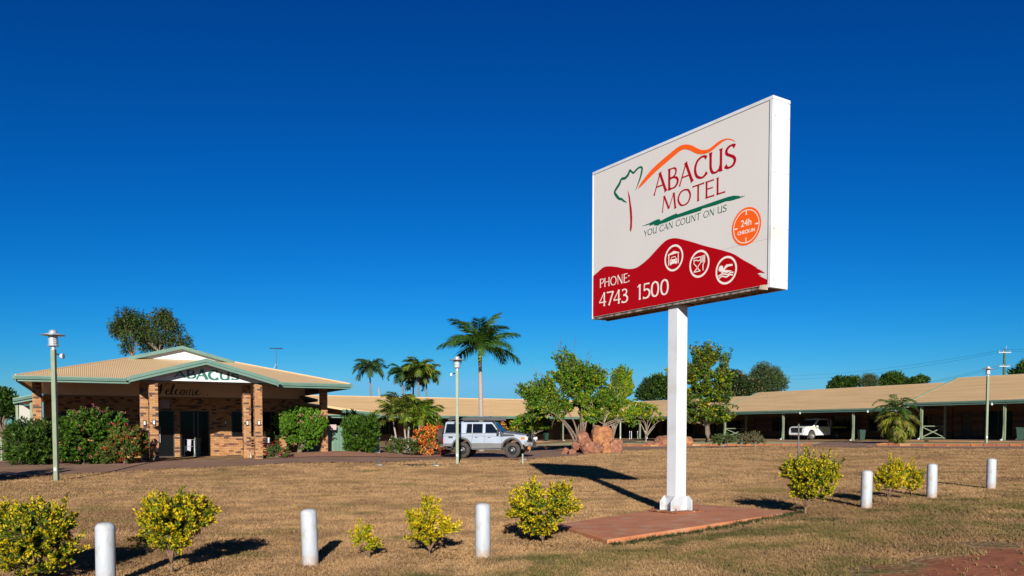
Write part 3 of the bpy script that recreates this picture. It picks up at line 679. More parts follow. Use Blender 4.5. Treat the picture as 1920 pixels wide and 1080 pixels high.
# faint crease across the face
mb = MB(); a = face_uv(1350, 469); b = face_uv(1442, 447); strip(mb, [a, b], [.004, .004], -.0015, face_place); mb.build('face_seam', mat('seam', (.62, .5, .42), None), sign)
# pole, gussets, base plate
pw = .245
mb = MB(); mb.box((0, 0, (oz+.03)/2+.01), (pw, pw, oz-.0)); o = mb.build('pole', M['white'], sign, bevel=.012)
mb = MB(); mb.b2((-.22, -.19, oz-.004), (.22, .19, oz+.028)); mb.build('top_plate', M['under'], sign)
for (sx, sy, ax) in ((0, -1, 'x'), (0, 1, 'x'), (1, 0, 'y'), (-1, 0, 'y')):
    hw = .265; h = .285; c = .09
    prof = [(-hw, .03), (hw, .03), (hw, h-c), (hw-c, h), (-hw+c, h), (-hw, h-c)]
    d = pw/2+.004
    if ax == 'x': pts = [(a, sy*d-.0, b) for a, b in prof]; off = (0, sy*.016, 0)
    else: pts = [(sx*d, a, b) for a, b in prof]; off = (sx*.016, 0, 0)
    if ax == 'x': pts = [(a*.97, y_, b) for a, y_, b in pts]
    if ax == 'x' and sy < 0: pts = [(pw/2 if a > 0 else a, y_, (h if b > h-c-.001 and a > 0 else b)) for a, y_, b in pts if not (a > 0 and abs(b-h) < 1e-6)]
    mb = MB(); mb.prism(pts, off); mb.build('gusset_plate', M['whitedirty'], sign, bevel=.004)
mb = MB(); mb.b2((-.34, -.34, .008), (.34, .34, .03)); mb.build('base_plate', mat('plate_rusty_white', (.46, .30, .20), (.32, .09, .03), 6, .7, .4, 40, contrast=(.36, .48)), sign, bevel=.003)
for sx in (-1, 1):
    for sy in (-1, 1):
        mb = MB(); mb.lathe([(.022, .03), (.022, .055), (.012, .056), (.012, .085)], 6, (sx*.285, sy*.285, 0)); mb.build('bolt', M['rust'], sign)
# ------------------------------------------------------------------ reception building
BA = math.atan2(.467, .884)
rec = thing('reception_building', 'brick motel reception with tan metal hip roof, green trim and lettered gable over the entrance', 'building', (-15.66, 35.0, .155), BA)
def rl(s, r, z): return Vector((s, r, z))
EZ = 3.62        # eave top above floor
# bricks laid as real geometry
rb = random.Random(11)
def brick_field(mb, a, b, z0_, z1_, off, holes=(), bl=.24, bh=.086, thick=.03):
    """running bond on a vertical plane between local points a and b (xy); off = outward normal; holes in (u0,u1,z0,z1)"""
    a = Vector((*a, 0)); b = Vector((*b, 0)); L = (b-a).length; d = (b-a)/L; nrm = Vector((*off, 0)).normalized()
    rows = int((z1_-z0_)/bh)
    for j in range(rows):
        zz = z0_+j*bh; u = -(bl/2 if j % 2 else 0)
        while u < L-.01:
            u0_, u1_ = max(u, 0), min(u+bl, L); u += bl
            if u1_-u0_ < .04: continue
            segs = [(u0_, u1_)]
            for h in holes:
                if zz+bh*.6 > h[2] and zz+bh*.4 < h[3]:
                    ns = []
                    for q in segs:
                        if q[1] <= h[0] or q[0] >= h[1]: ns.append(q)
                        else:
                            if q[0] < h[0]: ns.append((q[0], h[0]))
                            if q[1] > h[1]: ns.append((h[1], q[1]))
                    segs = ns
            for q in segs:
                if q[1]-q[0] < .03: continue
                th = thick+rb.uniform(-.003, .003); g_ = .005
                p0 = a+d*(q[0]+g_)+nrm*th; p1 = a+d*(q[1]-g_)+nrm*th; p2 = a+d*(q[1]-g_); p3 = a+d*(q[0]+g_)
                z_a, z_b = zz+g_, zz+bh-g_
                mb.hexa([Vector((p.x, p.y, z_a)) for p in (p0, p1, p2, p3)]+[Vector((p.x, p.y, z_b)) for p in (p0, p1, p2, p3)], rb.choices((0, 1, 2, 3), (40, 28, 12, 14))[0])
def pillar(parent, s, r, h, w_=.345, individual=False, name='brick_pillar'):
    core = MB(); core.b2((s-w_/2+.012, r-w_/2+.012, -.25), (s+w_/2-.012, r+w_/2-.012, h)); c = core.build(name, M['mortar'], parent)
    k = 0; meshes = {}
    if individual:
        rows = int(h/.086)
        for j in range(-1, rows):
            z_ = j*.086
            for side in range(4):
                for q in range(2):
                    # pinwheel bond: 240 + 120 bricks on every face
                    long = (j % 2 == 0) == (q == 0); ln = .24 if long else .12
                    st = -w_/2+(0 if q == 0 else (.12 if j % 2 else .24))
                    mi = rb.choices((0, 1, 2, 3), (40, 28, 8, 18))[0]
                    key = (long, mi)
                    if key not in meshes:
                        mb = MB(); mb.box((0, 0, 0), (ln-.01, .02, .076)); meshes[key] = mb.mesh('brick', BR[mi])
                    if side in (1,) : continue
                    if side == 2: continue
                    o = link(bpy.data.objects.new('brick', meshes[key])); setparent(o, c)
                    u = st+ln/2; dd = w_/2-.006+rb.uniform(-.002, .002)
                    pos = [(u, -dd), (dd, u), (-u, dd), (-dd, -u)][side]
                    o.location = (s+pos[0], r+pos[1], z_+.043); o.rotation_euler = (0, 0, side*math.pi/2)
    else:
        mb = MB(); x0, x1, y0, y1 = s-w_/2+.012, s+w_/2-.012, r-w_/2+.012, r+w_/2-.012
        for a, b, n in (((x0, y0), (x1, y0), (0, -1)), ((x1, y0), (x1, y1), (1, 0)), ((x1, y1), (x0, y1), (0, 1)), ((x0, y1), (x0, y0), (-1, 0))):
            brick_field(mb, a, b, -.15, h-.01, n, thick=.014)
        mb.build('brick', BR, c, kind='stuff')
    return c
GC = 2.12; GW = 3.08; GR = -.75; GAP = EZ+.86; 
ptop = 3.5
pillar(rec, 0, .0, ptop, individual=True); pillar(rec, -.30, 1.25, ptop)
pillar(rec, 4.42, .0, ptop); pillar(rec, 4.12, 1.25, ptop)
pillar(rec, -4.5, 2.8, ptop); pillar(rec, 8.2, 2.8, ptop)
# walls
WR = 6.0; wx0, wx1 = -4.4, 8.0
holes = [(.55-wx0, 1.36-wx0, -.2, 2.38), (1.62-wx0, 3.05-wx0, -.2, 2.38), (4.15-wx0, 7.2-wx0, 1.0, 2.38), (-3.7-wx0, -.8-wx0, 1.0, 2.3)]
mb = MB(); brick_field(mb, (wx0, WR), (wx1, WR), -.1, 3.06, (0, -1), holes)
wl = MB()
def wall_with_holes(mb, x0, x1, y0, y1, z0_, z1_, hs):
    """solid wall slab split around openings"""
    xs_ = sorted({x0, x1}|{v for h in hs for v in (h[0]+x0, h[1]+x0)}); zs_ = sorted({z0_, z1_}|{v for h in hs for v in (max(z0_, h[2]), h[3])})
    for i in range(len(xs_)-1):
        for j in range(len(zs_)-1):
            cx, cz = (xs_[i]+xs_[i+1])/2, (zs_[j]+zs_[j+1])/2
            if any(h[0]+x0 < cx < h[1]+x0 and h[2] < cz < h[3] for h in hs): continue
            mb.b2((xs_[i], y0, zs_[j]), (xs_[i+1], y1, zs_[j+1]))
wall_with_holes(wl, wx0, wx1, WR, WR+.2, -.2, 3.07, holes)
wall = wl.build('front_wall', M['mortar'], rec)
mb.build('brick', BR, wall, kind='stuff')
mb = MB(); mb.b2((wx0, WR+.2, -.2), (wx0+.2, 17, 3.5)); mb.b2((wx1-.2, WR+.2, -.2), (wx1, 17, 3.5)); mb.b2((wx0+.2, 16.8, -.2), (wx1-.2, 17, 3.5))
mb.build('side_wall', BR[0], rec)
mb = MB(); mb.b2((wx0+.2, WR+1.6, -.1), (wx1-.2, WR+1.7, 3.4)); mb.b2((wx0+.2, WR+.2, -.06), (wx1-.2, WR+1.6, -.02)); mb.build('interior', M['dark'], rec)
# bulkhead
mb = MB(); mb.b2((wx0, WR-.09, 3.08), (wx1+.0, WR+.1, 3.86))
bh = mb.build('bulkhead', M['cream'], rec)
for k in range(1, 6):
    mb = MB(); x_ = wx0+k*2.4; mb.b2((x_-.02, WR-.098, 3.09), (x_+.02, WR-.0905, 3.85)); mb.build('cover_strip', M['cream'], bh)
# glazing
def glazed(name, x0, x1, z0_, z1_, mull, trans=None, y=WR+.06):
    mb = MB(); f = .05
    mb.b2((x0, y, z0_), (x0+f, y+.06, z1_)); mb.b2((x1-f, y, z0_), (x1, y+.06, z1_)); mb.b2((x0+f, y, z1_-f), (x1-f, y+.06, z1_)); mb.b2((x0+f, y, z0_), (x1-f, y+.06, z0_+f))
    for m_ in mull: mb.b2((m_-.03, y+.002, z0_+f), (m_+.03, y+.058, z1_-f))
    fr = mb.build(name, M['framealu'], rec)
    xs_ = [x0+f]+sorted(mull)+[x1-f]
    for i in range(len(xs_)-1):
        mb = MB(); mb.b2((xs_[i]+.005, y+.025, z0_+f), (xs_[i+1]-.005, y+.032, z1_-f)); mb.build('pane', M['glass'], fr)
    return fr
d1 = glazed('entrance_door', .55, 1.36, 0, 2.38, [])
mb = MB(); mb.tube([(.68, WR+.0, .75), (.68, WR+.0, 1.55)], .018, 8); mb.build('handle', M['galv'], d1)
glazed('sliding_door', 1.62, 3.05, 0, 2.38, [2.3, 2.5])
glazed('window', 4.15, 7.2, 1.0, 2.38, [5.1, 6.2]); glazed('window', -3.7, -.8, 1.0, 2.3, [-2.7, -1.8])
mb = MB(); mb.b2((4.1, WR-.06, .94), (7.25, WR+.06, 1.0)); mb.build('window_sill', BR[1], rec)
# roof
tH = .30
e0, e1, r0, r1 = -5.1, 8.8, 0.0, 18.5
gb0, gb1, gr, gz = -.62, 3.98, 5.2, EZ+1.30; ga = 1.68; gaz = EZ+1.90
th = .05
def slab_poly(mb, pts, m=0, t=.04):
    mb.prism(pts, (0, 0, -t), m)
mb = MB(); slab_poly(mb, [(e0, r0, EZ), (e1, r0, EZ), (gb1, gr, gz), (gb0, gr, gz)]); mb.build('front_roof', M['roofx'], rec)
mb = MB(); slab_poly(mb, [(e0, r0, EZ), (gb0, gr, gz), (ga, gr, gaz), (ga, r1-gr, gaz), (gb0, r1-gr, gz), (e0, r1, EZ)]); mb.build('side_roof', M['roofy'], rec)
mb = MB(); slab_poly(mb, [(e1, r0, EZ), (e1, r1, EZ), (gb1, r1-gr, gz), (ga, r1-gr, gaz), (ga, gr, gaz), (gb1, gr, gz)]); mb.build('side_roof', M['roofy'], rec)
mb = MB(); slab_poly(mb, [(e0, r1, EZ), (gb0, r1-gr, gz), (gb1, r1-gr, gz), (e1, r1, EZ)]); mb.build('rear_roof', M['roofx'], rec)
def hipcap(parent, a, b, m, r_=.05):
    mb = MB(); mb.tube([Vector(a)+Vector((0, 0, .005)), Vector(b)+Vector((0, 0, .005))], r_, 6); return mb.build('ridge_cap', m, parent)
M['ridgecap'] = mat('ridge_cap_tan', (.60, .45, .28), None, rough=.5)
for a, b in (((e0, r0, EZ), (gb0, gr, gz)), ((e1, r0, EZ), (gb1, gr, gz)), ((ga, gr, gaz), (ga, r1-gr, gaz))): hipcap(rec, a, b, M['ridgecap'])
# gablet: white infill, green barge boards, small cap roofs
mb = MB(); mb.prism([(gb0+.25, gr-.12, gz-.02), (gb1-.25, gr-.12, gz-.02), (ga, gr-.12, gaz-.05)], (0, .08, 0)); mb.build('gablet_infill', M['gable'], rec)
def barge(parent, a, b, w_, t, yo, m, name='barge_board', drop=0):
    a = Vector(a); b = Vector(b); mb = MB()
    mb.prism([a+Vector((0, yo, drop)), b+Vector((0, yo, drop)), b+Vector((0, yo, drop-w_)), a+Vector((0, yo, drop-w_))], (0, t, 0), 0); return mb.build(name, m, parent, bevel=.006)
gof = -.42
for gx in (gb0-.14, gb1+.14):
    zt_ = gz-.02
    barge(rec, (gx, gr, zt_), (ga, gr, gaz+.04), .17, .05, gof, M['green'], drop=.02)
    mb = MB(); d_ = (.16 if gx > ga else -.16)
    mb.prism([(gx, gr+gof+.02, zt_+.03), (ga, gr+gof+.02, gaz+.06), (ga, gr+.25, gaz+.06), (gx, gr+.25, zt_+.03)], (0, 0, -.03)); mb.build('gablet_roof', M['green'], rec)
# fascia and gutter with gap at the portico gable
g0, g1 = GC-GW, GC+GW
def gutter(parent, a, b, out, m=M['green'], h=.15, h2=.085, name='gutter'):
    a = Vector(a); b = Vector(b); out = Vector(out)
    mb = MB(); q = [(0, -.005), (.11, .0), (.115, -.03), (.09, -h), (0, -h)]
    mb.prism([a+out*x_+Vector((0, 0, z_)) for x_, z_ in q], b-a); o = mb.build(name, m, parent)
    if h2:
        mb = MB(); mb.prism([a-out*.02+Vector((0, 0, -h-.002)), a+out*.012+Vector((0, 0, -h-.002)), a+out*.012+Vector((0, 0, -h-h2)), a-out*.02+Vector((0, 0, -h-h2))], b-a); mb.build('fascia', M['green'] if m is M['green'] else m, parent)
    return o
gutter(rec, (e0, r0, EZ), (g0+.05, r0, EZ), (0, -1, 0)); gutter(rec, (g1-.05, r0, EZ), (e1, r0, EZ), (0, -1, 0))
gutter(rec, (e0, r0-.1, EZ), (e0, r1, EZ), (-1, 0, 0)); gutter(rec, (e1, r0-.1, EZ), (e1, r1, EZ), (1, 0, 0))
# soffit (raked up to the bulkhead) and side soffits
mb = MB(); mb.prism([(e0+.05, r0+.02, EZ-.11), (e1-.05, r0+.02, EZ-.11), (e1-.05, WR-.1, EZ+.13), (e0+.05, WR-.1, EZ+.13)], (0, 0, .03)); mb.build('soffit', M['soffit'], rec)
# portico gable
ap = (GC, GR, GAP+.02)
for gx in (g0, g1):
    a = (gx, GR, EZ+.02)
    mb = MB(); mb.prism([(gx, GR, EZ+.0), (GC, GR, GAP), (GC, 3.9, GAP), (gx, .25, EZ+.0)] , (0, 0, -.035)); mb.build('portico_roof', M['roofy'], rec)
    barge(rec, a, ap, .15, .04, -.05, M['green'], drop=.03); barge(rec, (gx, GR, EZ-.125), (GC, GR, GAP-.125), .12, .03, -.012, M['green'], drop=.03)
    # return end of the barge
    sgn = 1 if gx > GC else -1
    gutter(rec, (gx, GR-.04, EZ+.01), (gx, .0, EZ+.01), (sgn, 0, 0), h2=.11)
mb = MB(); zb_ = 3.585-.03; dz = (GAP-EZ)/GW
def gz_at(x_): return GAP-abs(x_-GC)*dz
mb.prism([(g0+.35, -.12, zb_), (g1-.35, -.12, zb_), (g1-.35, -.12, max(zb_+.01, gz_at(g1-.35)-.04)), (GC, -.12, GAP-.06), (g0+.35, -.12, max(zb_+.01, gz_at(g0+.35)-.04))], (0, .03, 0)); gi_ = mb.build('gable_infill', M['gable'], rec)
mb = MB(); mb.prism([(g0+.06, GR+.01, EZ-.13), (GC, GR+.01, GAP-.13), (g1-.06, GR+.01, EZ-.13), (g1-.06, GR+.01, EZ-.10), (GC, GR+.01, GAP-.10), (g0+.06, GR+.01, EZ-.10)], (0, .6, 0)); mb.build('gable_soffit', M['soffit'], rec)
# lettering on the gable: heavy serif capitals that follow the slope of the sides
def gab_place(u, v, y): return Vector((u, -.122+y, v))
def bold_text(txt, place, u0, v0, u1, heights, bases, wt, name, m, parent):
    adv = sum(GL[c][0] for c in txt)-.06; sx = (u1-u0)/adv; mb = MB(); pen = u0
    for c, h, b_ in zip(txt, heights, bases):
        a = GL[c][0]; text_strokes(mb, c, place, pen, v0+b_, pen+(a-.06)*sx, h, wt, flare=1.25, serif=.13, y=-.004); pen += a*sx
    mb.build(name, m, parent)
bold_text('ABACUS', gab_place, .86, 3.655, 3.56, (.27, .35, .43, .41, .34, .25), (.055, .03, 0, -.01, -.005, .02), .27, 'lettering', M['letter'], rec)
# script "Welcome.." on the bulkhead
mb = MB(); bx, bz = .42, 3.22; q = 0
def sc_(pts, ws, k=[0]):
    k[0] += 1; P = cr_([(*p, w__) for p, w__ in zip(pts, ws)], 6)
    strip(mb, [(bx-.1+p[0]*1.16, bz-.06+p[1]*1.28) for p in P], [max(.004, p[2]*1.1) for p in P], -.003-.0003*(k[0] % 6), lambda u, v, y: Vector((u, WR-.098+y, v)))
lw, tw = .085, .034
sc_([(0, .16), (.02, .36), (.16, .44), (.26, .36), (.22, .18), (.10, .02)], [tw, .03, .035, .06, .065, tw])
sc_([(.10, .02), (.24, .22), (.42, .44)], [tw, .03, .03]); sc_([(.42, .44), (.36, .22), (.32, .0)], [.045, .10, .045]); sc_([(.32, .0), (.46, .28), (.62, .44), (.70, .42)], [tw, .02, .03, tw])
def sc_e(x): sc_([(x, .10), (x+.10, .16), (x+.12, .23), (x+.05, .22), (x-.01, .10), (x+.04, .01), (x+.13, .04), (x+.2, .1)], [tw, tw, .02, .035, lw, .035, tw, tw])
def sc_c(x): sc_([(x+.11, .19), (x+.07, .23), (x, .12), (x+.03, .01), (x+.12, .04), (x+.19, .1)], [.03, tw, lw, .03, tw, tw])
def sc_o(x): sc_([(x+.10, .225), (x+.02, .15), (x+.015, .05), (x+.07, .0), (x+.14, .07), (x+.15, .17), (x+.09, .225)], [.03, .06, .06, .03, .06, .05, .03]); sc_([(x+.13, .2), (x+.22, .19)], [tw, tw])
sc_e(.58); sc_([(.78, .1), (.92, .38), (.90, .44), (.84, .3), (.78, .08), (.83, .01), (.92, .08)], [tw, tw, .02, lw, lw, .02, tw])
sc_c(.96); sc_o(1.16)
for k in range(3): sc_([(1.38+.13*k, .0), (1.41+.13*k, .11), (1.43+.13*k, .21)], [.05, .045, .04])
for k in range(2): sc_([(1.405+.13*k, .10), (1.46+.13*k, .20), (1.53+.13*k, .225), (1.56+.13*k, .20)], [.02, .02, .03, .04])
sc_([(1.64, .0), (1.70, .01), (1.78, .08)], [.04, .03, tw]); sc_e(1.80)
for x_ in (2.08, 2.26): sc_([(x_, .02), (x_+.03, .05)], [.055, .055])
mb.build('lettering', M['black'], rec)
# notice board, plaque, wall lights
mb = MB(); mb.b2((.72, WR-.07, 2.47), (1.14, WR-.035, 2.9)); mb.build('notice_board', mat('notice_mauve', (.42, .34, .36), (.36, .3, .33), 8, .6), rec)
mb = MB(); mb.b2((3.62, WR-.05, 1.33), (4.02, WR-.032, 1.52)); mb.build('wall_plaque', mat('brass_plaque', (.30, .2, .09), None, rough=.5), rec)
def wall_light(s, r, z):
    b_ = MB(); b_.box((s, r-.03, z), (.12, .05, .24)); b_ = b_.build('wall_light', M['black'], rec, bevel=.01)
    c_ = MB(); c_.box((s, r-.07, z-.0), (.085, .05, .17)); c_.build('lamp_cover', M['white'], b_, bevel=.015)
wall_light(.0, -.18, 1.72); wall_light(-.30, 1.07, 1.70); wall_light(4.42, -.18, 1.72); wall_light(4.12, 1.07, 1.72); wall_light(3.84, WR-.03, 1.78); wall_light(8.2, 2.62, 1.72); wall_light(-.9+.1, WR-.03, 1.72)
# downpipe on the right return, TV aerial on the ridge side
mb = MB(); mb.tube([(7.9, WR+.3, 3.5), (7.9, WR+.3, 2.9), (8.1, WR+.3, 2.7)], .045, 8); mb.build('downpipe', M['framealu'], rec)
# floor of the porch
mb = MB(); pts = [(wx0, -.0, -.018), (wx1, 0, -.018), (wx1, WR, -.018), (wx0, WR, -.018)]
mb.prism(pts, (0, 0, .012-.2)); o = mb.build('porch_floor', M['asphalt'], rec)

# lean-to annexes either side of reception
anx = thing('carport_annex', 'low flat carport with green gutter beside the right end of the reception', 'carport', (rec.location+Matrix.Rotation(BA, 3, 'Z') @ Vector((8.2, 9.9, 0))), BA)
mb = MB(); mb.prism([(-.3, 0, 3.15), (3.1, 0, 2.62), (5.4, 0, 2.42), (5.4, 7, 2.42), (3.1, 7, 2.62), (-.3, 7, 3.15)], (0, 0, -.05)); mb.build('roof', M['roofy'], anx)
gutter(anx, (3.0, 0, 2.64), (5.4, 0, 2.43), (0, -1, 0), h2=.05)
for x_, y_ in ((5.25, .1), (5.25, 6.8), (2.6, 3.2)):
    mb = MB(); mb.box((x_, y_, 1.2), (.09, .09, 2.6)); mb.build('post', M['post'], anx)
mb = MB(); mb.b2((-.1, 6.8, 0), (5.3, 6.95, 2.35)); mb.build('rear_wall', M['dark'], anx)
mb = MB(); mb.b2((0, .9, 2.12), (5.2, .96, 2.2)); mb.build('cross_beam', M['fence'], anx)
mb = MB(); mb.prism([(-.5, -4.6, 3.25), (.35, -4.6, 3.06), (.35, -1.5, 3.06), (-.5, -1.5, 3.25)], (0, 0, -.14)); mb.build('upper_awning', M['framealu'], anx)
lft = thing('side_annex', 'low white walled annex with green gutter at the left end of the reception', 'annex', (rec.location+Matrix.Rotation(BA, 3, 'Z') @ Vector((-6.4, 4.4, 0))), BA)
mb = MB(); mb.prism([(.92, -.6, 2.80), (2.0, -.6, 3.02), (2.0, 8, 3.02), (.92, 8, 2.80)], (0, 0, -.06)); mb.build('roof', M['roofy'], lft)
gutter(lft, (.92, -.62, 2.81), (2.0, -.62, 3.06), (0, -1, 0), h2=.1)
mb = MB(); mb.b2((1.0, 1.6, 0), (1.9, 1.75, 2.55)); mb.build('wall', mat('pale_wall', (.5, .48, .42), (.45, .43, .38), 1, .8), lft)
for x_ in (1.05, 1.6): 
    mb = MB(); mb.box((x_, -.4, 1.35), (.1, .1, 2.7)); mb.build('post', M['post'], lft)
# sheet metal fences
def rib_fence(label, a, b, h, nP, zoff=0):
    a = Vector((*a, 0)); b = Vector((*b, 0)); d = (b-a); L = d.length; rz = math.atan2(d.y, d.x); za = g(a.x, a.y)+zoff; zb_ = g(b.x, b.y)+zoff
    t = thing('sheet_fence', label, 'fence', (a.x, a.y, za), rz); sl = (zb_-za)/L
    for k in range(nP):
        x0, x1 = L*k/nP+.03, L*(k+1)/nP-.03; n = int((x1-x0)/.16); mb = MB(); prof = []
        for i in range(n):
            xa = x0+(x1-x0)*i/n; w_ = (x1-x0)/n
            prof += [(xa, 0), (xa+w_*.35, 0), (xa+w_*.5, -.035), (xa+w_*.85, -.035)]
        prof.append((x1, 0)); vs = []; 
        for x_, y_ in prof: vs += [(x_, y_, .03+sl*x_), (x_, y_, h+sl*x_)]
        mb.add(vs, [(2*i, 2*i+2, 2*i+3, 2*i+1) for i in range(len(prof)-1)]); mb.build('panel', M['fence'], t)
        mb = MB(); mb.prism([(x0, -.04, h+sl*x0), (x1, -.04, h+sl*x1), (x1, .02, h+sl*x1), (x0, .02, h+sl*x0)], (0, 0, .04)); mb.build('top_rail', M['post'], t)
        mb = MB(); mb.prism([(x0, -.06, 0+sl*x0), (x1, -.06, sl*x1), (x1, .02, sl*x1), (x0, .02, sl*x0)], (0, 0, .09)); mb.build('bottom_rail', M['post'], t)
    for k in range(nP+1):
        mb = MB(); x_ = L*k/nP; mb.b2((x_-.03, -.045, sl*x_-.05), (x_+.03, .025, h+.06+sl*x_)); mb.build('post', M['post'], t)
    return t
B_ = rec.matrix_basis
BM = Matrix.Translation(rec.location) @ Matrix.Rotation(BA, 4, 'Z')
def bp_(s, r): v = BM @ Vector((s, r, 0)); return (v.x, v.y)
rib_fence('green ribbed sheet fence between reception wall and the palms', (-10.65, 41.72), (-7.22, 43.52), 1.4, 3)
rib_fence('short green ribbed fence at the far left edge', bp_(-12, 4.3), bp_(-6.0, 4.2), 1.05, 3)

# ------------------------------------------------------------------ accommodation wings
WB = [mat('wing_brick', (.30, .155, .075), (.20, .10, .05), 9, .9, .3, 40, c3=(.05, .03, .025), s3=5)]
wb = WB[0]
# brick courses on the wing walls: far too small to pick out in shade, so a brick texture
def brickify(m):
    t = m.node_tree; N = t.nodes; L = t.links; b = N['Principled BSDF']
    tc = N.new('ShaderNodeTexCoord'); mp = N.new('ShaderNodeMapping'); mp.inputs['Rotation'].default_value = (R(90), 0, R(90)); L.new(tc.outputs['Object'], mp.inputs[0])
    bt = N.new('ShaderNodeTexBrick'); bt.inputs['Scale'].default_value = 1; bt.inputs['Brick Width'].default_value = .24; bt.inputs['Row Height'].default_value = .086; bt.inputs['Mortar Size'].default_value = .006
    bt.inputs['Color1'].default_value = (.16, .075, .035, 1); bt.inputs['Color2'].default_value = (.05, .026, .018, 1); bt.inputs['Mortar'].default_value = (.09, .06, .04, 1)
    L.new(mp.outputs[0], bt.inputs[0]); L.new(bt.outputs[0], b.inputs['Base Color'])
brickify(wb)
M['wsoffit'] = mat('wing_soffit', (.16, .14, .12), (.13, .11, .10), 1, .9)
M['curtain'] = mat('curtain', (.22, .2, .18), (.16, .15, .14), 3, .9, stretch=(1, 12, 1))
def wing(label, origin, ez, along, y0, y1, posts, bays, wall_x=5.6, floor=0, lights=(), verge=(True, True), hw=6.0, rise=2.0, bindep=True, frame='u', trim_left=True):
    """local x runs back from the eave, local y runs along the eave. frame 'u': x=v dir, y=u dir. frame 'v' mirrors so the eave runs along v."""
    rz = BA if frame == 'u' else BA+math.pi/2
    t = thing('motel_wing', label, 'building', (*origin, floor), rz); E_ = ez-floor
    sy = 1 if frame == 'u' else -1            # in frame 'v' local y points to -v
    def P(x, y, z): return Vector((x, sy*y, z))
    def bx(mb, a, b, m=0): mb.b2(P(*a), P(*b), m)
    mb = MB(); mb.prism([P(0, y0, E_), P(hw, y0, E_+rise), P(hw, y1, E_+rise), P(0, y1, E_)], (0, 0, -.05)); mb.build('front_roof', M['roofw'], t)
    mb = MB(); mb.prism([P(2*hw, y0, E_), P(hw, y0, E_+rise), P(hw, y1, E_+rise), P(2*hw, y1, E_)], (0, 0, -.05)); mb.build('rear_roof', M['roofw'], t)
    mb = MB(); mb.tube([P(hw, y0, E_+rise+.01), P(hw, y1, E_+rise+.01)], .06, 6); mb.build('ridge_cap', M['ridgecap'], t)
    mb = MB(); q = [(0, -.005), (-.11, .0), (-.115, -.03), (-.09, -.15), (0, -.15)]
    mb.prism([P(a, y0, E_+b) for a, b in q], P(0, y1-y0, 0)); mb.build('gutter', M['green'], t)
    mb = MB(); bx(mb, (-.02, y0, E_-.26), (.02, y1, E_-.152)); mb.build('fascia', M['green'], t)
    for i, yv in enumerate((y0, y1)):
        if verge[i]:
            mb = MB(); d = .06*(1 if i else -1)
            mb.prism([P(-.1, yv, E_+.03), P(hw, yv, E_+rise+.07), P(2*hw, yv, E_+.03), P(2*hw, yv, E_-.14), P(hw, yv, E_+rise-.12), P(-.1, yv, E_-.14)], P(0, d, 0)); mb.build('barge_board', M['green'], t)
            mb = MB(); mb.prism([P(.2, yv, E_-.2), P(hw, yv, E_+rise-.1), P(2*hw-.2, yv, E_-.2)], P(0, -d*2, 0)); mb.build('gable_infill', M['cream'], t)
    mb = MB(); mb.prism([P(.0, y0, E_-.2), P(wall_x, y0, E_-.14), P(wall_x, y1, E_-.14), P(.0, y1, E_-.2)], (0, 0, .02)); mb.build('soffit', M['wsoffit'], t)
    mb = MB(); bx(mb, (-.6, y0, -.5), (wall_x+6, y1, 0)); fl = mb.build('floor_slab', M['concrete'], t)
    mb = MB(); bx(mb, (-.95, y0, -.5), (-.62, y1, -.035)); mb.build('kerb', EM[1], t, bevel=.02)
    hs = []
    for (yc, kind) in bays:
        if kind == 'd': hs.append((yc-.45-y0, yc+.45-y0, 0, 2.1))
        if kind == 'w': hs.append((yc-.95-y0, yc+.95-y0, .7, 2.1))
        if kind == 's': hs.append((yc-1.1-y0, yc+1.1-y0, 0, 2.15))
    # wall split round its openings (x is the wall's thickness here)
    mb = MB(); ysl = sorted({y0, y1}|{v+y0 for h in hs for v in h[:2] if 0 < v < y1-y0}); zsl = sorted({0, E_-.1, .7, 2.1, 2.15})
    for i in range(len(ysl)-1):
        for j in range(len(zsl)-1):
            cy, cz = (ysl[i]+ysl[i+1])/2, (zsl[j]+zsl[j+1])/2
            if any(h[0]+y0 < cy < h[1]+y0 and h[2] < cz < h[3] for h in hs): continue
            bx(mb, (wall_x, ysl[i], zsl[j]), (wall_x+.2, ysl[i+1], zsl[j+1]))
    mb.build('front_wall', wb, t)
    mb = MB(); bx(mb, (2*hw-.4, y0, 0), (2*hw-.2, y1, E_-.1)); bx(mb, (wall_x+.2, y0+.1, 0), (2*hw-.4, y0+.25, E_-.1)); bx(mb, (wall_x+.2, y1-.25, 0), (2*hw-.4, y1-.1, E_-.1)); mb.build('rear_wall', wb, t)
    for (yc, kind) in bays:
        if kind == 'd':
            mb = MB(); bx(mb, (wall_x+.06, yc-.41, .02), (wall_x+.1, yc+.41, 2.06)); o = mb.build('door', M['door'], t)
            mb = MB(); mb.lathe([(.0, -.03), (.03, -.02), (.03, 0)], 8, P(wall_x+.06, yc+.33, 1.0), 'X'); mb.build('handle', M['galv'], o)
            mb = MB(); bx(mb, (wall_x+.03, yc-.45, 0), (wall_x+.14, yc-.412, 2.1)); bx(mb, (wall_x+.03, yc+.412, 0), (wall_x+.14, yc+.45, 2.1)); bx(mb, (wall_x+.03, yc-.412, 2.062), (wall_x+.14, yc+.412, 2.1)); mb.build('door_frame', M['door'], t)
        else:
            hw_, zz0 = (.95, .7) if kind == 'w' else (1.1, 0); zt_ = 2.1 if kind == 'w' else 2.15
            mb = MB(); bx(mb, (wall_x+.05, yc-hw_, zz0), (wall_x+.1, yc-hw_+.05, zt_)); bx(mb, (wall_x+.05, yc+hw_-.05, zz0), (wall_x+.1, yc+hw_, zt_)); bx(mb, (wall_x+.05, yc-.03, zz0+.05), (wall_x+.1, yc+.03, zt_-.05))
            bx(mb, (wall_x+.05, yc-hw_+.05, zt_-.05), (wall_x+.1, yc+hw_-.05, zt_)); bx(mb, (wall_x+.05, yc-hw_+.05, zz0), (wall_x+.1, yc+hw_-.05, zz0+.05)); o = mb.build('window', M['framealu'], t)
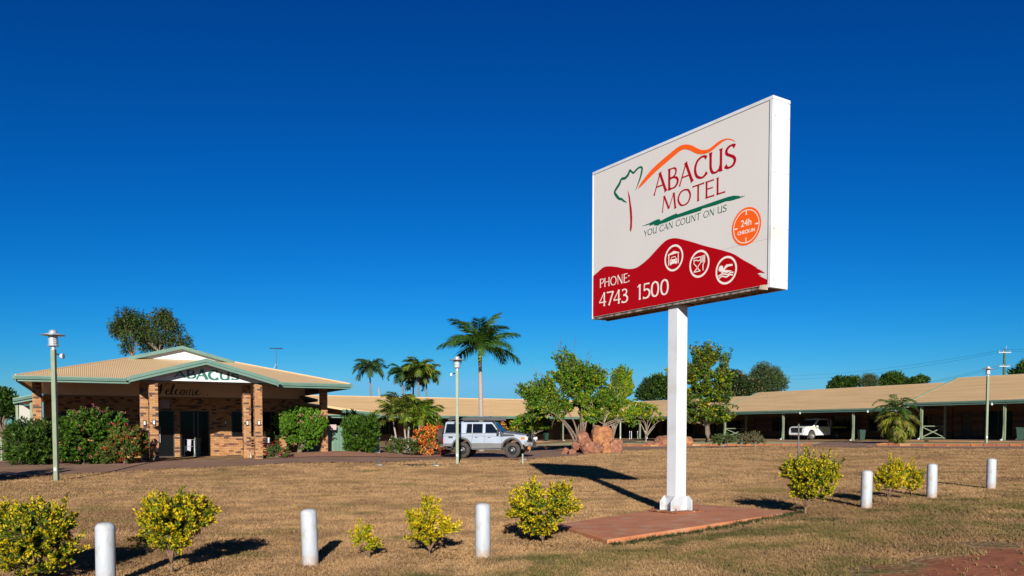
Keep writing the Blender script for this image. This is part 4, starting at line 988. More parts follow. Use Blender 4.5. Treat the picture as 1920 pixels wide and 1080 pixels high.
            for sgn in (-1, 1):
                mb = MB(); a, b = sorted((yc+sgn*.03, yc+sgn*(hw_-.05))); bx(mb, (wall_x+.07, a, zz0+.05), (wall_x+.078, b, zt_-.05)); mb.build('pane', M['glass'], o)
    pm = {}
    for yp, xp in posts:
        mb = MB(); mb.box((0, 0, E_/2-.12), (.13, .13, E_-.26)); o = mb.build('post', M['post'], t); o.location = P(xp, yp, 0)
        mb = MB(); mb.tube([(-.1, .03, E_-.3), (-.11, .03, .25), (-.25, .03, .06)], .04, 8); 
        if xp < 1: mb.build('downpipe', M['post'], o)
        if xp < 1:
            mb = MB(); mb.box((-.28, .03, .05), (.12, .1, .09)); mb.build('pipe_outlet', M['white'], o)
    for yl in lights:
        mb = MB(); mb.lathe([(.0, -.10), (.06, -.09), (.08, -.03), (.03, .04), (.02, .1)], 8, P(-.14, yl, E_-.26)); mb.build('eave_light', M['white'], t)
    return t, P
A0 = (33.0, 54.0)
UV = (-.467, .884); VV = (.884, .467)
def ul(t_, x=0): return (A0[0]+UV[0]*t_+VV[0]*x, A0[1]+UV[1]*t_+VV[1]*x)
rowA = [(-8.6, 'd'), (-7.2, 's'), (-3.6, 's'), (-.6, 'd'), (1.2, 'd'), (3.6, 's'), (6.0, 'd')]
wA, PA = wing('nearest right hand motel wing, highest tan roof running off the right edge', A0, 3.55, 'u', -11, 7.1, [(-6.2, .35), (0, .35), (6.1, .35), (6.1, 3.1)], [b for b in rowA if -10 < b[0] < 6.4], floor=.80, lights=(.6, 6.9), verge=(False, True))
def rowgen(a, b): 
    out = []; y = a
    while y < b-1.5: out += [(y, 'd'), (y+1.6, 'w')]; y += 3.7
    return out
wB, PB = wing('middle stepped motel wing with the white ute parked under it', A0, 3.23, 'u', 7.1+.07, 28.3, [(12.1, .35), (19.5, .35), (26.9, .35), (26.9, 3.1)], rowgen(8.6, 27), floor=.63, lights=(10.4, 17.2), verge=(False, True))
wC, PC = wing('farthest lower part of the right wing, mostly behind the big leafy tree', A0, 2.93, 'u', 28.3+.07, 50, [(34.2, .35), (40.5, .35)], rowgen(29.6, 48), floor=.40, verge=(False, False))
# long wing across the back; its eave runs along v
D0 = (.8, 84.8)
bk, PK = wing('long low back motel wing across the centre with one tan roof', D0, 2.93, 'v', -38, 27, [(-30.5, .35), (-24, .35), (-18.3, .35), (-11.2, .35), (-4.2, .35), (2.0, .35), (5.6, .35), (9.6, .35)], rowgen(-36, 24), floor=.26, frame='v', verge=(True, False), wall_x=6.4, lights=(-17, -8, 1))
# cross braced rail between the first posts of wing A and wing B's end
for t_, P, yy, nm in ((wA, PA, 6.1, 'a'), (wB, PB, 26.9, 'b')):
    for k, (a, b) in enumerate((((.4, yy, .12), (3.05, yy, .12)), ((.4, yy, 1.0), (3.05, yy, 1.0)), ((.4, yy, .95), (3.05, yy, .16)), ((.4, yy, .16), (3.05, yy, .95)))):
        mb = MB(); mb.tube([P(*a)+Vector((0, .02*k, 0)), P(*b)+Vector((0, .02*k, 0))], .045, 4, ang=R(45)); mb.build('brace_rail', M['post'], t_)
# ------------------------------------------------------------------ vehicles
M['silver'] = mat('silver_paint', (.47, .53, .62), (.43, .49, .575), 2, .28, metal=.25, coat=.6)
M['silverlow'] = mat('grey_lower_paint', (.21, .205, .20), (.18, .175, .17), 2, .35, metal=.25, coat=.4)
M['carwhite'] = mat('white_car_paint', (.80, .80, .79), (.78, .78, .77), 2, .3, coat=.5)
M['bonnetdark'] = mat('dark_slate_bonnet', (.07, .08, .10), (.055, .062, .08), 3, .35, coat=.3)
M['rubber'] = mat('tyre_rubber', (.035, .031, .028), (.07, .052, .042), 9, .85, .4, 60)
M['plastic'] = mat('black_plastic', (.018, .018, .02), None, rough=.5)
M['rackgrey'] = mat('rack_charcoal', (.05, .052, .055), (.035, .037, .04), 4, .5)
M['carglass'] = mat('car_glass', (.006, .009, .014), None, rough=.03, spec=.4)
M['chrome'] = mat('polished_alloy', (.75, .76, .78), None, rough=.2, metal=1)
M['amber'] = mat('amber_lens', (.85, .20, .01), None, rough=.2)
M['redlens'] = mat('red_lens', (.55, .01, .01), None, rough=.2)
M['lens'] = mat('headlamp_lens', (.75, .77, .8), None, rough=.08)
M['hivis'] = mat('yellow_green_stripe', (.62, .75, .01), None, rough=.4)
def wheel(parent, c, r, w_, side=-1, dark=True, name='wheel', axis='Y'):
    """side: which way the outer face looks along the axis"""
    tw = MB(); k = side; tw.lathe([(r*.60, 0), (r*.90, 0), (r*.97, -k*w_*.06), (r, -k*w_*.18), (r, -k*w_*.82), (r*.97, -k*w_*.94), (r*.9, -k*w_), (r*.6, -k*w_)], 36, (0, 0, 0), axis, caps=False)
    rt = MB(); rt.lathe([(.001, -k*.05), (r*.16, -k*.045), (r*.18, -k*.07), (r*.40, -k*.10), (r*.50, -k*.05), (r*.58, -k*.012), (r*.62, -k*.006), (r*.62, -k*w_*.9)], 28, (0, 0, 0), axis, caps=False)
    o = link(bpy.data.objects.new(name, None)) if False else None
    ty = tw.build(name, M['rubber'], parent, smooth=True); ty.location = c; smooth_auto(ty)
    # tread blocks
    tb = MB(); n = 40
    for i in range(n):
        a = 2*math.pi*i/n
        for q in (.3, .7):
            p = (r*math.cos(a+(.04 if q > .5 else 0)), r*math.sin(a+(.04 if q > .5 else 0))); y_ = -k*w_*q
            if axis == 'Y': tb.box((p[0], y_, p[1]), (.02, w_*.36, .045), mt=Matrix.Rotation(-a, 4, 'Y'))
            else: tb.box((y_, p[0], p[1]), (w_*.36, .02, .045), mt=Matrix.Rotation(a, 4, 'X'))
    tb.build('tread', M['rubber'], ty)
    rm = rt.build('rim', M['plastic'] if dark else M['silverlow'], ty, smooth=True); smooth_auto(rm)
    hb = MB(); pos = {'Y': (0, k*.0, 0), 'X': (k*.0, 0, 0)}[axis]; hb.lathe([(r*.14, -k*.06), (r*.13, k*.03), (r*.08, k*.045)], 14, pos, axis); hb.build('hub', M['galv'], ty)
    return ty
def side_poly(mb, pts, yf, sg, off, th=.01, m=0):
    """thin plate on the body side: pts (x,z); yf(x,z) half width"""
    a = [Vector((x, sg*(yf(x, z)+off), z)) for x, z in pts]; b = [Vector((x, sg*(yf(x, z)+off-th), z)) for x, z in pts]
    n = len(a); mb.add(a+b, [tuple(range(n)), tuple(range(2*n-1, n-1, -1))]+[(i, (i+1) % n, n+(i+1) % n, n+i) for i in range(n)], m)

WX = XY(919, 43.4)
cx_, cy_ = WX
car = thing('four_wheel_drive', 'silver boxy four wheel drive with snorkel, roof rack and bull bar on the drive', 'car', (cx_, cy_, g(cx_, cy_)+.03), R(-10))
# local x: forward, rear axle at x=-1.365, front axle +1.365 ; ground z=0
O = -1.365
def bx4(x): return x+O
def arch(cx, cz, r, a0, a1, n=9): return [(cx+r*math.cos(R(a0+(a1-a0)*i/n)), cz+r*math.sin(R(a0+(a1-a0)*i/n))) for i in range(n+1)]
HWD = .86
wr = .415
bottom = .50
outline = [(-1.04, .62), (-1.04, 1.27), (2.16, 1.29), (2.30, 1.30), (3.42, 1.20), (3.52, 1.12), (3.54, .80), (3.46, .72)] + \
    [(2.73+.54, .70)] + arch(2.73, .52, .53, 25, 155) + [(2.73-.54, .52), (.54, .50)] + arch(0, .52, .53, 25, 155) + [(-.54, .60)]
mb = MB(); mb.prism([(bx4(x), -HWD, z) for x, z in outline], (0, 2*HWD, 0)); body = mb.build('body', M['silver'], car, bevel=.03)
# lower darker band
yb = lambda x, z: HWD
for sg in (-1, 1):
    mb = MB(); side_poly(mb, [(bx4(.62), .53), (bx4(2.12), .53), (bx4(2.2), .78), (bx4(.54), .78)], yb, sg, .006); side_poly(mb, [(bx4(-1.03), .63), (bx4(-.52), .63), (bx4(-.48), .76), (bx4(-1.03), .76)], yb, sg, .006)
    mb.build('lower_panel', M['silverlow'], body)
    # flares
    for cx in (0, 2.73):
        mb = MB(); ro = arch(cx, .50, .60, -2, 182, 16); ri = arch(cx, .50, .52, -2, 182, 16)
        for i in range(16):
            q = [ro[i], ro[i+1], ri[i+1], ri[i]]
            mb.hexa([Vector((bx4(x), sg*(HWD-.02), z)) for x, z in q]+[Vector((bx4(x), sg*(HWD+(.03 if j < 2 else .10)), z)) for j, (x, z) in enumerate(q)])
        mb.build('wheel_flare', M['silverlow'], body, bevel=.008)
        mb = MB(); ro = arch(cx, .50, .525, 0, 180, 16); ri = arch(cx, .50, .49, 0, 180, 16)
        for i in range(16):
            q = [ro[i], ro[i+1], ri[i+1], ri[i]]
            mb.hexa([Vector((bx4(x), sg*(HWD-.02), z)) for x, z in q]+[Vector((bx4(x), sg*(HWD+.085), z)) for j, (x, z) in enumerate(q)])
        mb.build('arch_liner', M['plastic'], body)
    # door seams, handles, trim
    for x0_, z0_, x1_, z1_ in ((.52, .80, .60, 1.28), (1.22, .55, 1.22, 1.28), (2.14, .6, 2.20, 1.28)):
        mb = MB(); side_poly(mb, [(bx4(x0_)-.006, z0_), (bx4(x0_)+.006, z0_), (bx4(x1_)+.006, z1_), (bx4(x1_)-.006, z1_)], yb, sg, .002, .004); mb.build('door_seam', M['plastic'], body)
    mb = MB(); side_poly(mb, [(bx4(-1.02), 1.145), (bx4(2.9), 1.145), (bx4(2.9), 1.165), (bx4(-1.02), 1.165)], yb, sg, .008, .012); mb.build('body_crease', M['silverlow'], body)
    for x_ in (.72, 1.42):
        mb = MB(); mb.b2((bx4(x_-.0), sg*HWD, 1.08), (bx4(x_+.16), sg*(HWD+.045), 1.115)); mb.build('door_handle', M['chrome'], body, bevel=.01)
    mb = MB(); mb.b2((bx4(-.74), sg*(HWD-.01), 1.04), (bx4(-.50), sg*(HWD+.008), 1.13)); mb.build('side_vent', M['plastic'], body)
    mb = MB(); mb.b2((bx4(.56), sg*(HWD-.12), .44), (bx4(2.16), sg*(HWD+.10), .49)); mb.build('side_step', M['silverlow'], body, bevel=.01)
    mb = MB(); mb.b2((bx4(-1.055), sg*(HWD-.12), .80), (bx4(-1.02), sg*(HWD+.005), 1.05)); mb.build('tail_light', M['redlens'], body)
    # headlight + amber on the corner
    mb = MB(); mb.b2((bx4(3.20), sg*(HWD-.02), .98), (bx4(3.40), sg*(HWD+.006), 1.10)); mb.build('indicator', M['amber'], body)
    mb = MB(); mb.b2((bx4(3.42), sg*.52, .93), (bx4(3.555), sg*(HWD+.004), 1.12)); mb.build('headlight', M['lens'], body, bevel=.02)
    # mirror
    mb = MB(); mb.box((bx4(1.98), sg*(HWD+.15), 1.36), (.10, .20, .30)); mm_ = mb.build('wing_mirror', M['plastic'], body, bevel=.03)
    mb = MB(); mb.tube([(bx4(2.05), sg*(HWD-.05), 1.28), (bx4(1.99), sg*(HWD+.12), 1.27)], .02, 6); mb.build('mirror_arm', M['plastic'], mm_)
# cabin
ZB, ZT = 1.28, 1.905; WT = .72
cab = [(-1.02, ZB, HWD-.015), (2.18, ZB, HWD-.015), (1.60, ZT, WT), (-.93, ZT, WT)]
vs = [Vector((bx4(-1.02), -HWD+.015, ZB)), Vector((bx4(2.18), -HWD+.015, ZB)), Vector((bx4(2.18), HWD-.015, ZB)), Vector((bx4(-1.02), HWD-.015, ZB)), Vector((bx4(-.93), -WT, ZT)), Vector((bx4(1.62), -WT, ZT)), Vector((bx4(1.62), WT, ZT)), Vector((bx4(-.93), WT, ZT))]
mb = MB(); mb.hexa(vs); mb.build('cabin', M['silver'], car, bevel=.035)
mb = MB(); mb.b2((bx4(-.86), -WT+.06, ZT+.0), (bx4(1.50), WT-.06, ZT+.03)); mb.build('roof_panel', M['silver'], car, bevel=.02)
yc = lambda x, z: HWD-.015+(WT-HWD+.015)*(z-ZB)/(ZT-ZB)
for sg in (-1, 1):
    for pts, nm in (([(-.94, 1.31), (-.06, 1.31), (-.06, 1.81), (-.86, 1.81)], 'rear_window'), ([(.22, 1.31), (1.13, 1.31), (1.13, 1.81), (.26, 1.81)], 'door_window'), ([(1.27, 1.31), (2.02, 1.31), (1.62, 1.81), (1.27, 1.81)], 'door_window')):
        mb = MB(); side_poly(mb, [(bx4(x), z) for x, z in pts], yc, sg, .004); f_ = mb.build(nm, M['plastic'], car)
        mx = sum(p[0] for p in pts)/4; mz = sum(p[1] for p in pts)/4
        mb = MB(); side_poly(mb, [(bx4(mx+(x-mx)*.94), mz+(z-mz)*.92) for x, z in pts], yc, sg, .010); mb.build('pane', M['carglass'], f_)
    mb = MB(); side_poly(mb, [(bx4(.55), 1.31), (bx4(.575), 1.31), (bx4(.575), 1.81), (bx4(.55), 1.81)], yc, sg, .016); mb.build('window_divider', M['galv'], car)
# windscreen
def wsp(t, s_): return Vector((bx4(2.18-.56*t), s_*((HWD-.015)*(1-t)+WT*t), ZB+(ZT-ZB)*t))
nrm = Vector((.74, 0, .67))*.012
mb = MB(); q = [wsp(.10, -.90), wsp(.10, .90), wsp(.92, .90), wsp(.92, -.90)]; mb.prism([p+nrm for p in q], nrm*-.8); mb.build('windscreen', M['carglass'], car)
mb = MB(); mb.b2((bx4(-1.045), -.6, 1.32), (bx4(-1.0), .6, 1.8)); mb.build('rear_glass', M['carglass'], car)
# bonnet protector/scoop, grille
mb = MB(); mb.hexa([Vector(p) for p in ((bx4(2.24), -.72, 1.29), (bx4(3.40), -.70, 1.19), (bx4(3.40), .70, 1.19), (bx4(2.24), .72, 1.29), (bx4(2.20), -.68, 1.40), (bx4(3.30), -.64, 1.30), (bx4(3.30), .64, 1.30), (bx4(2.20), .68, 1.40))]); mb.build('bonnet', M['bonnetdark'], car, bevel=.04)
mb = MB(); mb.hexa([Vector(p) for p in ((bx4(3.12), -.74, 1.22), (bx4(3.50), -.72, 1.16), (bx4(3.50), .72, 1.16), (bx4(3.12), .74, 1.22), (bx4(3.12), -.70, 1.33), (bx4(3.50), -.68, 1.27), (bx4(3.50), .68, 1.27), (bx4(3.12), .70, 1.33))]); mb.build('bonnet_guard', M['plastic'], car, bevel=.02)
mb = MB(); mb.hexa([Vector(p) for p in ((bx4(2.30), -.26, 1.38), (bx4(2.9), -.22, 1.33), (bx4(2.9), .22, 1.33), (bx4(2.30), .26, 1.38), (bx4(2.30), -.24, 1.45), (bx4(2.75), -.20, 1.40), (bx4(2.75), .20, 1.40), (bx4(2.30), .24, 1.45))]); mb.build('bonnet_scoop', M['plastic'], car, bevel=.02)
mb = MB(); mb.b2((bx4(3.53), -.50, .88), (bx4(3.56), .50, 1.12)); mb.build('grille', M['plastic'], car)
# bull bar
mb = MB()
mb.hexa([Vector(p) for p in ((bx4(3.50), -.90, .62), (bx4(3.78), -.72, .62), (bx4(3.78), .72, .62), (bx4(3.50), .90, .62), (bx4(3.36), -.90, .84), (bx4(3.80), -.72, .84), (bx4(3.80), .72, .84), (bx4(3.36), .90, .84))]); bb = mb.build('bull_bar', M['silverlow'], car, bevel=.02)
for sg in (-1, 1):
    mb = MB(); mb.tube([(bx4(3.48), sg*.84, .84), (bx4(3.62), sg*.82, 1.08), (bx4(3.68), sg*.72, 1.16), (bx4(3.74), sg*.5, 1.17), (bx4(3.76), sg*.42, 1.20)], .028, 8); mb.tube([(bx4(3.74), sg*.42, .84), (bx4(3.76), sg*.42, 1.22)], .028, 8); mb.build('bar_loop', M['plastic'], bb)
    mb = MB(); mb.lathe([(.02, .06), (.085, .05), (.09, .0), (.05, -.08)], 14, (bx4(3.86), sg*.26, 1.02), 'X'); mb.build('spot_light', M['lens'], bb)
    mb = MB(); mb.box((bx4(3.70), sg*.66, .74), (.16, .16, .07)); mb.build('fog_light', M['lens'], bb)
    mb = MB(); mb.box((bx4(3.60), sg*.72, .52), (.10, .10, .12)); mb.build('recovery_lamp', M['amber'], bb)
mb = MB(); mb.tube([(bx4(3.76), -.44, 1.24), (bx4(3.76), .44, 1.24)], .028, 8); mb.tube([(bx4(3.76), -.42, 1.02), (bx4(3.76), .42, 1.02)], .022, 8); mb.build('top_rail', M['plastic'], bb)
mb = MB(); mb.tube([(bx4(3.72), -.44, 1.2), (bx4(3.70), -.44, 2.0), (bx4(3.69), -.44, 2.35)], [.012, .008, .004], 5); mb.build('aerial', M['plastic'], bb)
# snorkel on the right
mb = MB(); y_ = -HWD-.03
mb.hexa([Vector(p) for p in ((bx4(2.10), y_-.05, 1.15), (bx4(2.86), y_-.02, 1.17), (bx4(2.86), y_+.06, 1.17), (bx4(2.10), y_+.06, 1.15), (bx4(2.10), y_-.05, 1.28), (bx4(2.80), y_-.02, 1.24), (bx4(2.80), y_+.06, 1.24), (bx4(2.10), y_+.06, 1.28))])
mb.tube([(bx4(2.22), y_, 1.21), (bx4(2.12), y_+.02, 1.38), (bx4(1.86), y_+.10, 1.70), (bx4(1.76), y_+.13, 1.90), (bx4(1.75), y_+.13, 2.02)], [.07, .062, .052, .05, .05], 8)
mb.tube([(bx4(1.66), y_+.13, 2.02), (bx4(1.88), y_+.13, 2.02)], .06, 8); o = mb.build('snorkel', M['plastic'], car, bevel=.01)
# roof rack with load, awning on the right
mb = MB()
for sg in (-1, 1): mb.b2((bx4(-.80), sg*.70-.02, 2.02), (bx4(1.60), sg*.70+.02, 2.07))
for i in range(9): mb.b2((bx4(-.78+.295*i)-.03, -.68, 2.02), (bx4(-.78+.295*i)+.03, .68, 2.05))
for x_ in (-.7, .4, 1.45):
    for sg in (-1, 1): mb.b2((bx4(x_)-.03, sg*.69-.015, 1.90), (bx4(x_)+.03, sg*.69+.015, 2.02))
rack = mb.build('roof_rack', M['rackgrey'], car)
mb = MB(); mb.b2((bx4(.1), -.90, 1.97), (bx4(2.38), -.76, 2.17)); mb.build('awning_case', M['rackgrey'], rack, bevel=.02)
for x_ in (.12, 1.3, 2.36):
    mb = MB(); mb.b2((bx4(x_)-.02, -.885, 1.975), (bx4(x_)+.02, -.755, 2.145)); mb.build('awning_bracket', M['galv'], rack)
mb = MB(); mb.b2((bx4(-.76), -.6, 2.055), (bx4(.05), .4, 2.20)); mb.build('recovery_boards', M['plastic'], rack, bevel=.02)
mb = MB(); mb.b2((bx4(.65), -.45, 2.055), (bx4(1.4), .4, 2.21)); mb.build('solar_panel', M['chrome'], rack, bevel=.01)
mb = MB(); mb.b2((bx4(1.62), -.5, 2.03), (bx4(1.70), .5, 2.10)); mb.build('light_bar', M['lens'], rack, bevel=.01)
# rear bumper, spare, underbody
mb = MB(); mb.b2((bx4(-1.22), -.86, .56), (bx4(-1.0), .86, .72)); mb.b2((bx4(-1.22), -.86, .60), (bx4(-.60), -.80, .72)); mb.build('rear_bar', M['silverlow'], car, bevel=.02)
mb = MB(); mb.b2((bx4(-.9), -.5, .42), (bx4(3.3), .5, .56)); mb.tube([(bx4(0), -.7, .42), (bx4(0), .7, .42)], .06, 8); mb.tube([(bx4(2.73), -.7, .42), (bx4(2.73), .7, .42)], .06, 8); mb.build('chassis', M['plastic'], car)
for x_ in (0, 2.73):
    for sg in (-1, 1): wheel(car, (bx4(x_), sg*(.90), wr-.01), wr, .27, sg)
wheel(car, (bx4(-1.40), -.30, 1.16), .40, .26, -1, name='spare_wheel', axis='X')
mb = MB(); mb.tube([(bx4(-1.22), -.3, .7), (bx4(-1.14), -.3, 1.2)], .04, 6); mb.build('spare_carrier', M['plastic'], car)
mb = MB(); 
for sg in (-1, 1): mb.b2((bx4(-.56), sg*.88-.12, .28), (bx4(-.54), sg*.88+.06, .62))
mb.build('mud_flap', M['plastic'], car)

# ---- white ute parked nose out under wing B
p = ul(17.7, .15+2.3)
ute = thing('white_ute', 'white ute with a lime stripe parked nose out under the carport', 'ute', (*p, .64), BA+math.pi)
# local x forward (towards -v), y left ; z up
prof = [(-.80, .42), (-.80, 1.08), (1.15, 1.12), (1.35, 1.19), (2.10, 1.16), (2.32, 1.06), (2.42, .78), (2.44, .52), (2.34, .38)]+[(1.98, .40)]+arch(1.50, .44, .45, 10, 170)+[(1.04, .38)]
mb = MB(); mb.prism([(x, -.88, z) for x, z in prof if True], (0, 1.76, 0)); ub = mb.build('body', M['carwhite'], ute, bevel=.05)
vs = [Vector(v) for v in ((-.72, -.86, 1.06), (1.42, -.84, 1.06), (1.42, .84, 1.06), (-.72, .86, 1.06), (-.62, -.70, 1.84), (.48, -.68, 1.86), (.48, .68, 1.86), (-.62, .70, 1.84))]
mb = MB(); mb.hexa(vs); mb.build('cabin', M['carwhite'], ute, bevel=.06)
mb = MB(); mb.b2((-2.6, -.42, .5), (-.8, .42, .7)); mb.build('chassis', M['plastic'], ute)
yu = lambda x, z: .86-.17*(z-1.06)/.79
for sg in (-1, 1):
    mb = MB(); side_poly(mb, [(-.58, 1.16), (1.12, 1.16), (.50, 1.74), (-.52, 1.74)], yu, sg, .008); mb.build('door_window', M['carglass'], ute)
    mb = MB(); side_poly(mb, [(-.70, 1.0), (1.25, 1.0), (1.4, 1.06), (-.70, 1.07)], lambda x, z: .88, sg, .006); side_poly(mb, [(1.25, 1.0), (1.95, 1.02), (1.95, 1.07), (1.25, 1.07)], lambda x, z: .88, sg, .006); mb.build('lime_stripe', M['hivis'], ute)
    mb = MB(); side_poly(mb, [(-.35, .70), (.0, .70), (.0, .88), (-.35, .88)], lambda x, z: .88, sg, .006); mb.build('door_badge', M['hivis'], ute)
    mb = MB(); mb.b2((1.98, sg*.62, .90), (2.36, sg*.888, 1.0)); mb.build('headlight', M['lens'], ute, bevel=.03)
    mb = MB(); mb.b2((2.20, sg*.60, .48), (2.425, sg*.87, .62)); mb.build('fog_recess', M['plastic'], ute, bevel=.02)
    mb = MB(); mb.box((1.05, sg*1.02, 1.16), (.12, .2, .2)); mb.build('wing_mirror', M['carwhite'], ute, bevel=.03)
    mb = MB(); mb.b2((.02, sg*.885, .9), (.2, sg*.91, .93)); mb.build('door_handle', M['plastic'], ute)
    mb = MB(); side_poly(mb, [(-.56, .45), (-.54, .45), (-.54, 1.05), (-.56, 1.05)], lambda x, z: .88, sg, .003); side_poly(mb, [(1.02, .45), (1.04, .45), (1.04, 1.05), (1.02, 1.05)], lambda x, z: .88, sg, .003); mb.build('door_seam', M['plastic'], ute)
    for x_ in (1.50, -1.55): wheel(ute, (x_, sg*.90, .385), .385, .25, sg, dark=False)
a_, b_ = Vector((1.38, 0, 1.13)), Vector((.52, 0, 1.80)); nn = Vector((.62, 0, .76)).normalized()*.014
mb = MB(); mb.prism([a_+Vector((0, -.76, 0))+nn, a_+Vector((0, .76, 0))+nn, b_+Vector((0, .60, 0))+nn, b_+Vector((0, -.60, 0))+nn], -nn*.8); mb.build('windscreen', M['carglass'], ute)
mb = MB(); mb.b2((2.30, -.60, .60), (2.45, .60, 1.06)); mb.build('grille', M['plastic'], ute, bevel=.03)
mb = MB(); mb.b2((2.30, -.80, .42), (2.50, .80, .58)); mb.build('bumper', M['carwhite'], ute, bevel=.04)
mb = MB(); mb.b2((-2.75, -.95, .98), (-.78, .95, 1.04)); tr_ = mb.build('tray', M['plastic'], ute)
for sg in (-1, 1):
    mb = MB(); mb.b2((-2.75, sg*.95-.015, .92), (-.78, sg*.95+.015, 1.18)); mb.build('tray_side', M['framealu'], tr_)
    mb = MB(); mb.b2((-2.7, sg*.968-.005, 1.06), (-.9, sg*.968+.005, 1.13)); mb.build('lime_stripe', M['hivis'], tr_)
mb = MB(); mb.tube([(-.85, -.85, 1.0), (-.82, -.84, 1.7), (-.80, -.7, 1.84), (-.80, .7, 1.84), (-.82, .84, 1.7), (-.85, .85, 1.0)], .03, 8); mb.build('headboard_hoop', M['galv'], tr_)
mb = MB(); mb.b2((-.1, -.1, 1.83), (.05, .1, 1.92)); mb.build('beacon', M['amber'], ute)

# ------------------------------------------------------------------ lamps, bollards, poles
def lamp(p, label, flood=1, h=4.9, name='lamp_post'):
    t = thing(name, label, 'lamp post', p, 0, 'green lamp posts around the lawn')
    mb = MB(); mb.box((0, 0, (h-.62)/2-.1), (.13, .13, h-.62+.2)); mb.build('pole', M['post'], t, bevel=.008)
    mb = MB(); mb.box((0, -.072, .40), (.08, .012, .10)); mb.build('access_cover', M['white'], t)
    z = h-.64
    mb = MB(); mb.lathe([(.07, z), (.07, z+.11), (.16, z+.115), (.17, z+.14), (.15, z+.155), (.13, z+.16)], 20); mb.build('collar', M['lampmetal'], t)
    mb = MB(); mb.lathe([(.115, z+.155), (.12, z+.2), (.12, z+.44), (.115, z+.46)], 20); mb.build('glass_cylinder', M['lampglass'], t, smooth=False)
    mb = MB()
    for k in range(4): mb.lathe([(.128, z+.20+k*.065), (.140, z+.205+k*.065), (.128, z+.222+k*.065)], 20, caps=False)
    for k in range(4):
        a = k*math.pi/2+.6; mb.tube([(.135*math.cos(a), .135*math.sin(a), z+.15), (.135*math.cos(a), .135*math.sin(a), z+.48)], .008, 4)
    mb.build('louvre_ring', M['lampmetal'], t)
    mb = MB(); mb.lathe([(.15, z+.462), (.36, z+.466), (.365, z+.476), (.17, z+.53), (.15, z+.535)], 28); mb.build('hat_disc', M['lampmetal'], t, smooth=True); 
    mb = MB(); mb.lathe([(.125, z+.53), (.12, z+.60), (.08, z+.64), (.0, z+.655)], 20, caps=False); mb.build('cap', M['lampmetal'], t, smooth=True)
    if flood:
        s_ = flood
        mb = MB(); mb.tube([(s_*.07, 0, z-.12), (s_*.20, 0, z-.16)], .025, 6); fl = mb.build('floodlight_arm', M['plastic'], t)
        mb = MB(); mb.lathe([(.02, -.06), (.07, -.04), (.09, .05), (.0, .055)], 12, (s_*.27, 0, z-.2), 'X'); mb.build('floodlight', M['white'], fl)
    return t
def lampat(px, py, D, *a, **k):
    x, y = XY(px, D); return lamp((x, y, g(x, y)), *a, **k)
lampat(104.5, 904, 26.0, 'green square lamp post at the left, in front of the bougainvillea hedge', 1)
lampat(857.5, 870, 36.6, 'green lamp post standing in front of the silver four wheel drive', -1)
lampat(1849, 829, 51.0, 'lamp post before the right hand motel wing near the right edge', 0)
lampat(1163, 829, 76, 'distant thin lamp post between the boulders and the frangipani', 0)
M['bollard'] = mat('chalky_bollard_paint', (.50, .535, .58), (.44, .465, .50), 4, .6, .12, 40, c3=(.42, .40, .38), s3=11, stretch=(1, 1, .45))
def foot_dirt(m):
    '''red dust splashed on the lowest part of the posts'''
    t = m.node_tree; N = t.nodes; L = t.links; b = N['Principled BSDF']; src = b.inputs['Base Color'].links[0].from_socket
    sp = N.new('ShaderNodeSeparateXYZ'); L.new(N.new('ShaderNodeTexCoord').outputs['Object'], sp.inputs[0])
    nz = N.new('ShaderNodeTexNoise'); nz.inputs['Scale'].default_value = 14; L.new(N.new('ShaderNodeNewGeometry').outputs['Position'], nz.inputs[0])
    ad = N.new('ShaderNodeMath'); ad.operation = 'MULTIPLY_ADD'; ad.inputs[1].default_value = -.22; L.new(nz.outputs[0], ad.inputs[0]); L.new(sp.outputs[2], ad.inputs[2])
    r = N.new('ShaderNodeMapRange'); r.inputs[1].default_value = .03; r.inputs[2].default_value = -.10; r.inputs[3].default_value = 0; r.inputs[4].default_value = .85; L.new(ad.outputs[0], r.inputs[0])
    mx = N.new('ShaderNodeMixRGB'); L.new(r.outputs[0], mx.inputs[0]); L.new(src, mx.inputs[1]); mx.inputs[2].default_value = (.30, .19, .12, 1); L.new(mx.outputs[0], b.inputs['Base Color'])
foot_dirt(M['bollard'])
def bollard(px, D, label, h=.68, r=.095, tilt=(0, 0)):
    x, y = XY(px, D); t = thing('bollard', label, 'bollard', (x, y, g(x, y)), 0, 'white bollards along the road side'); t.rotation_euler = (*tilt, 0)
    mb = MB(); mb.lathe([(r*1.004, -.15), (r, .1), (r, h*.5), (r, h-.06), (r*.985, h-.055)], 32, caps=False); o = mb.build('pipe', M['bollard'], t, smooth=True)
    mb = MB(); mb.lathe([(r*1.012, h-.075), (r*1.012, h-.055), (r*.93, h-.03), (r*.75, h-.012), (r*.4, h-.002), (0.001, h)], 32, caps=False); mb.build('cap', M['bollard'], t, smooth=True)
    return t
for px, D, lb in ((193, 8.15, 'white round bollard nearest the camera, cut off by the bottom edge, leftmost of all'),
                  (580, 9.45, 'white bollard between the low tree-like shrub and the tiny shrub'),
                  (905, 9.95, 'clean white bollard just left of the wide shrub by the sign slab'),
                  (1626, 14.2, 'scuffed white bollard right of the round shrub behind the slab'),
                  (1749, 15.7, 'white bollard just right of the paired small shrubs'),
                  (1860, 17.5, 'white bollard farthest right, standing alone near the right edge')):
    bollard(px, D, lb, tilt={580: (0, R(-1.6)), 1626: (0, R(.7)), 1860: (R(1), R(-.5)), 193: (0, R(.4))}.get(px, (0, 0)))
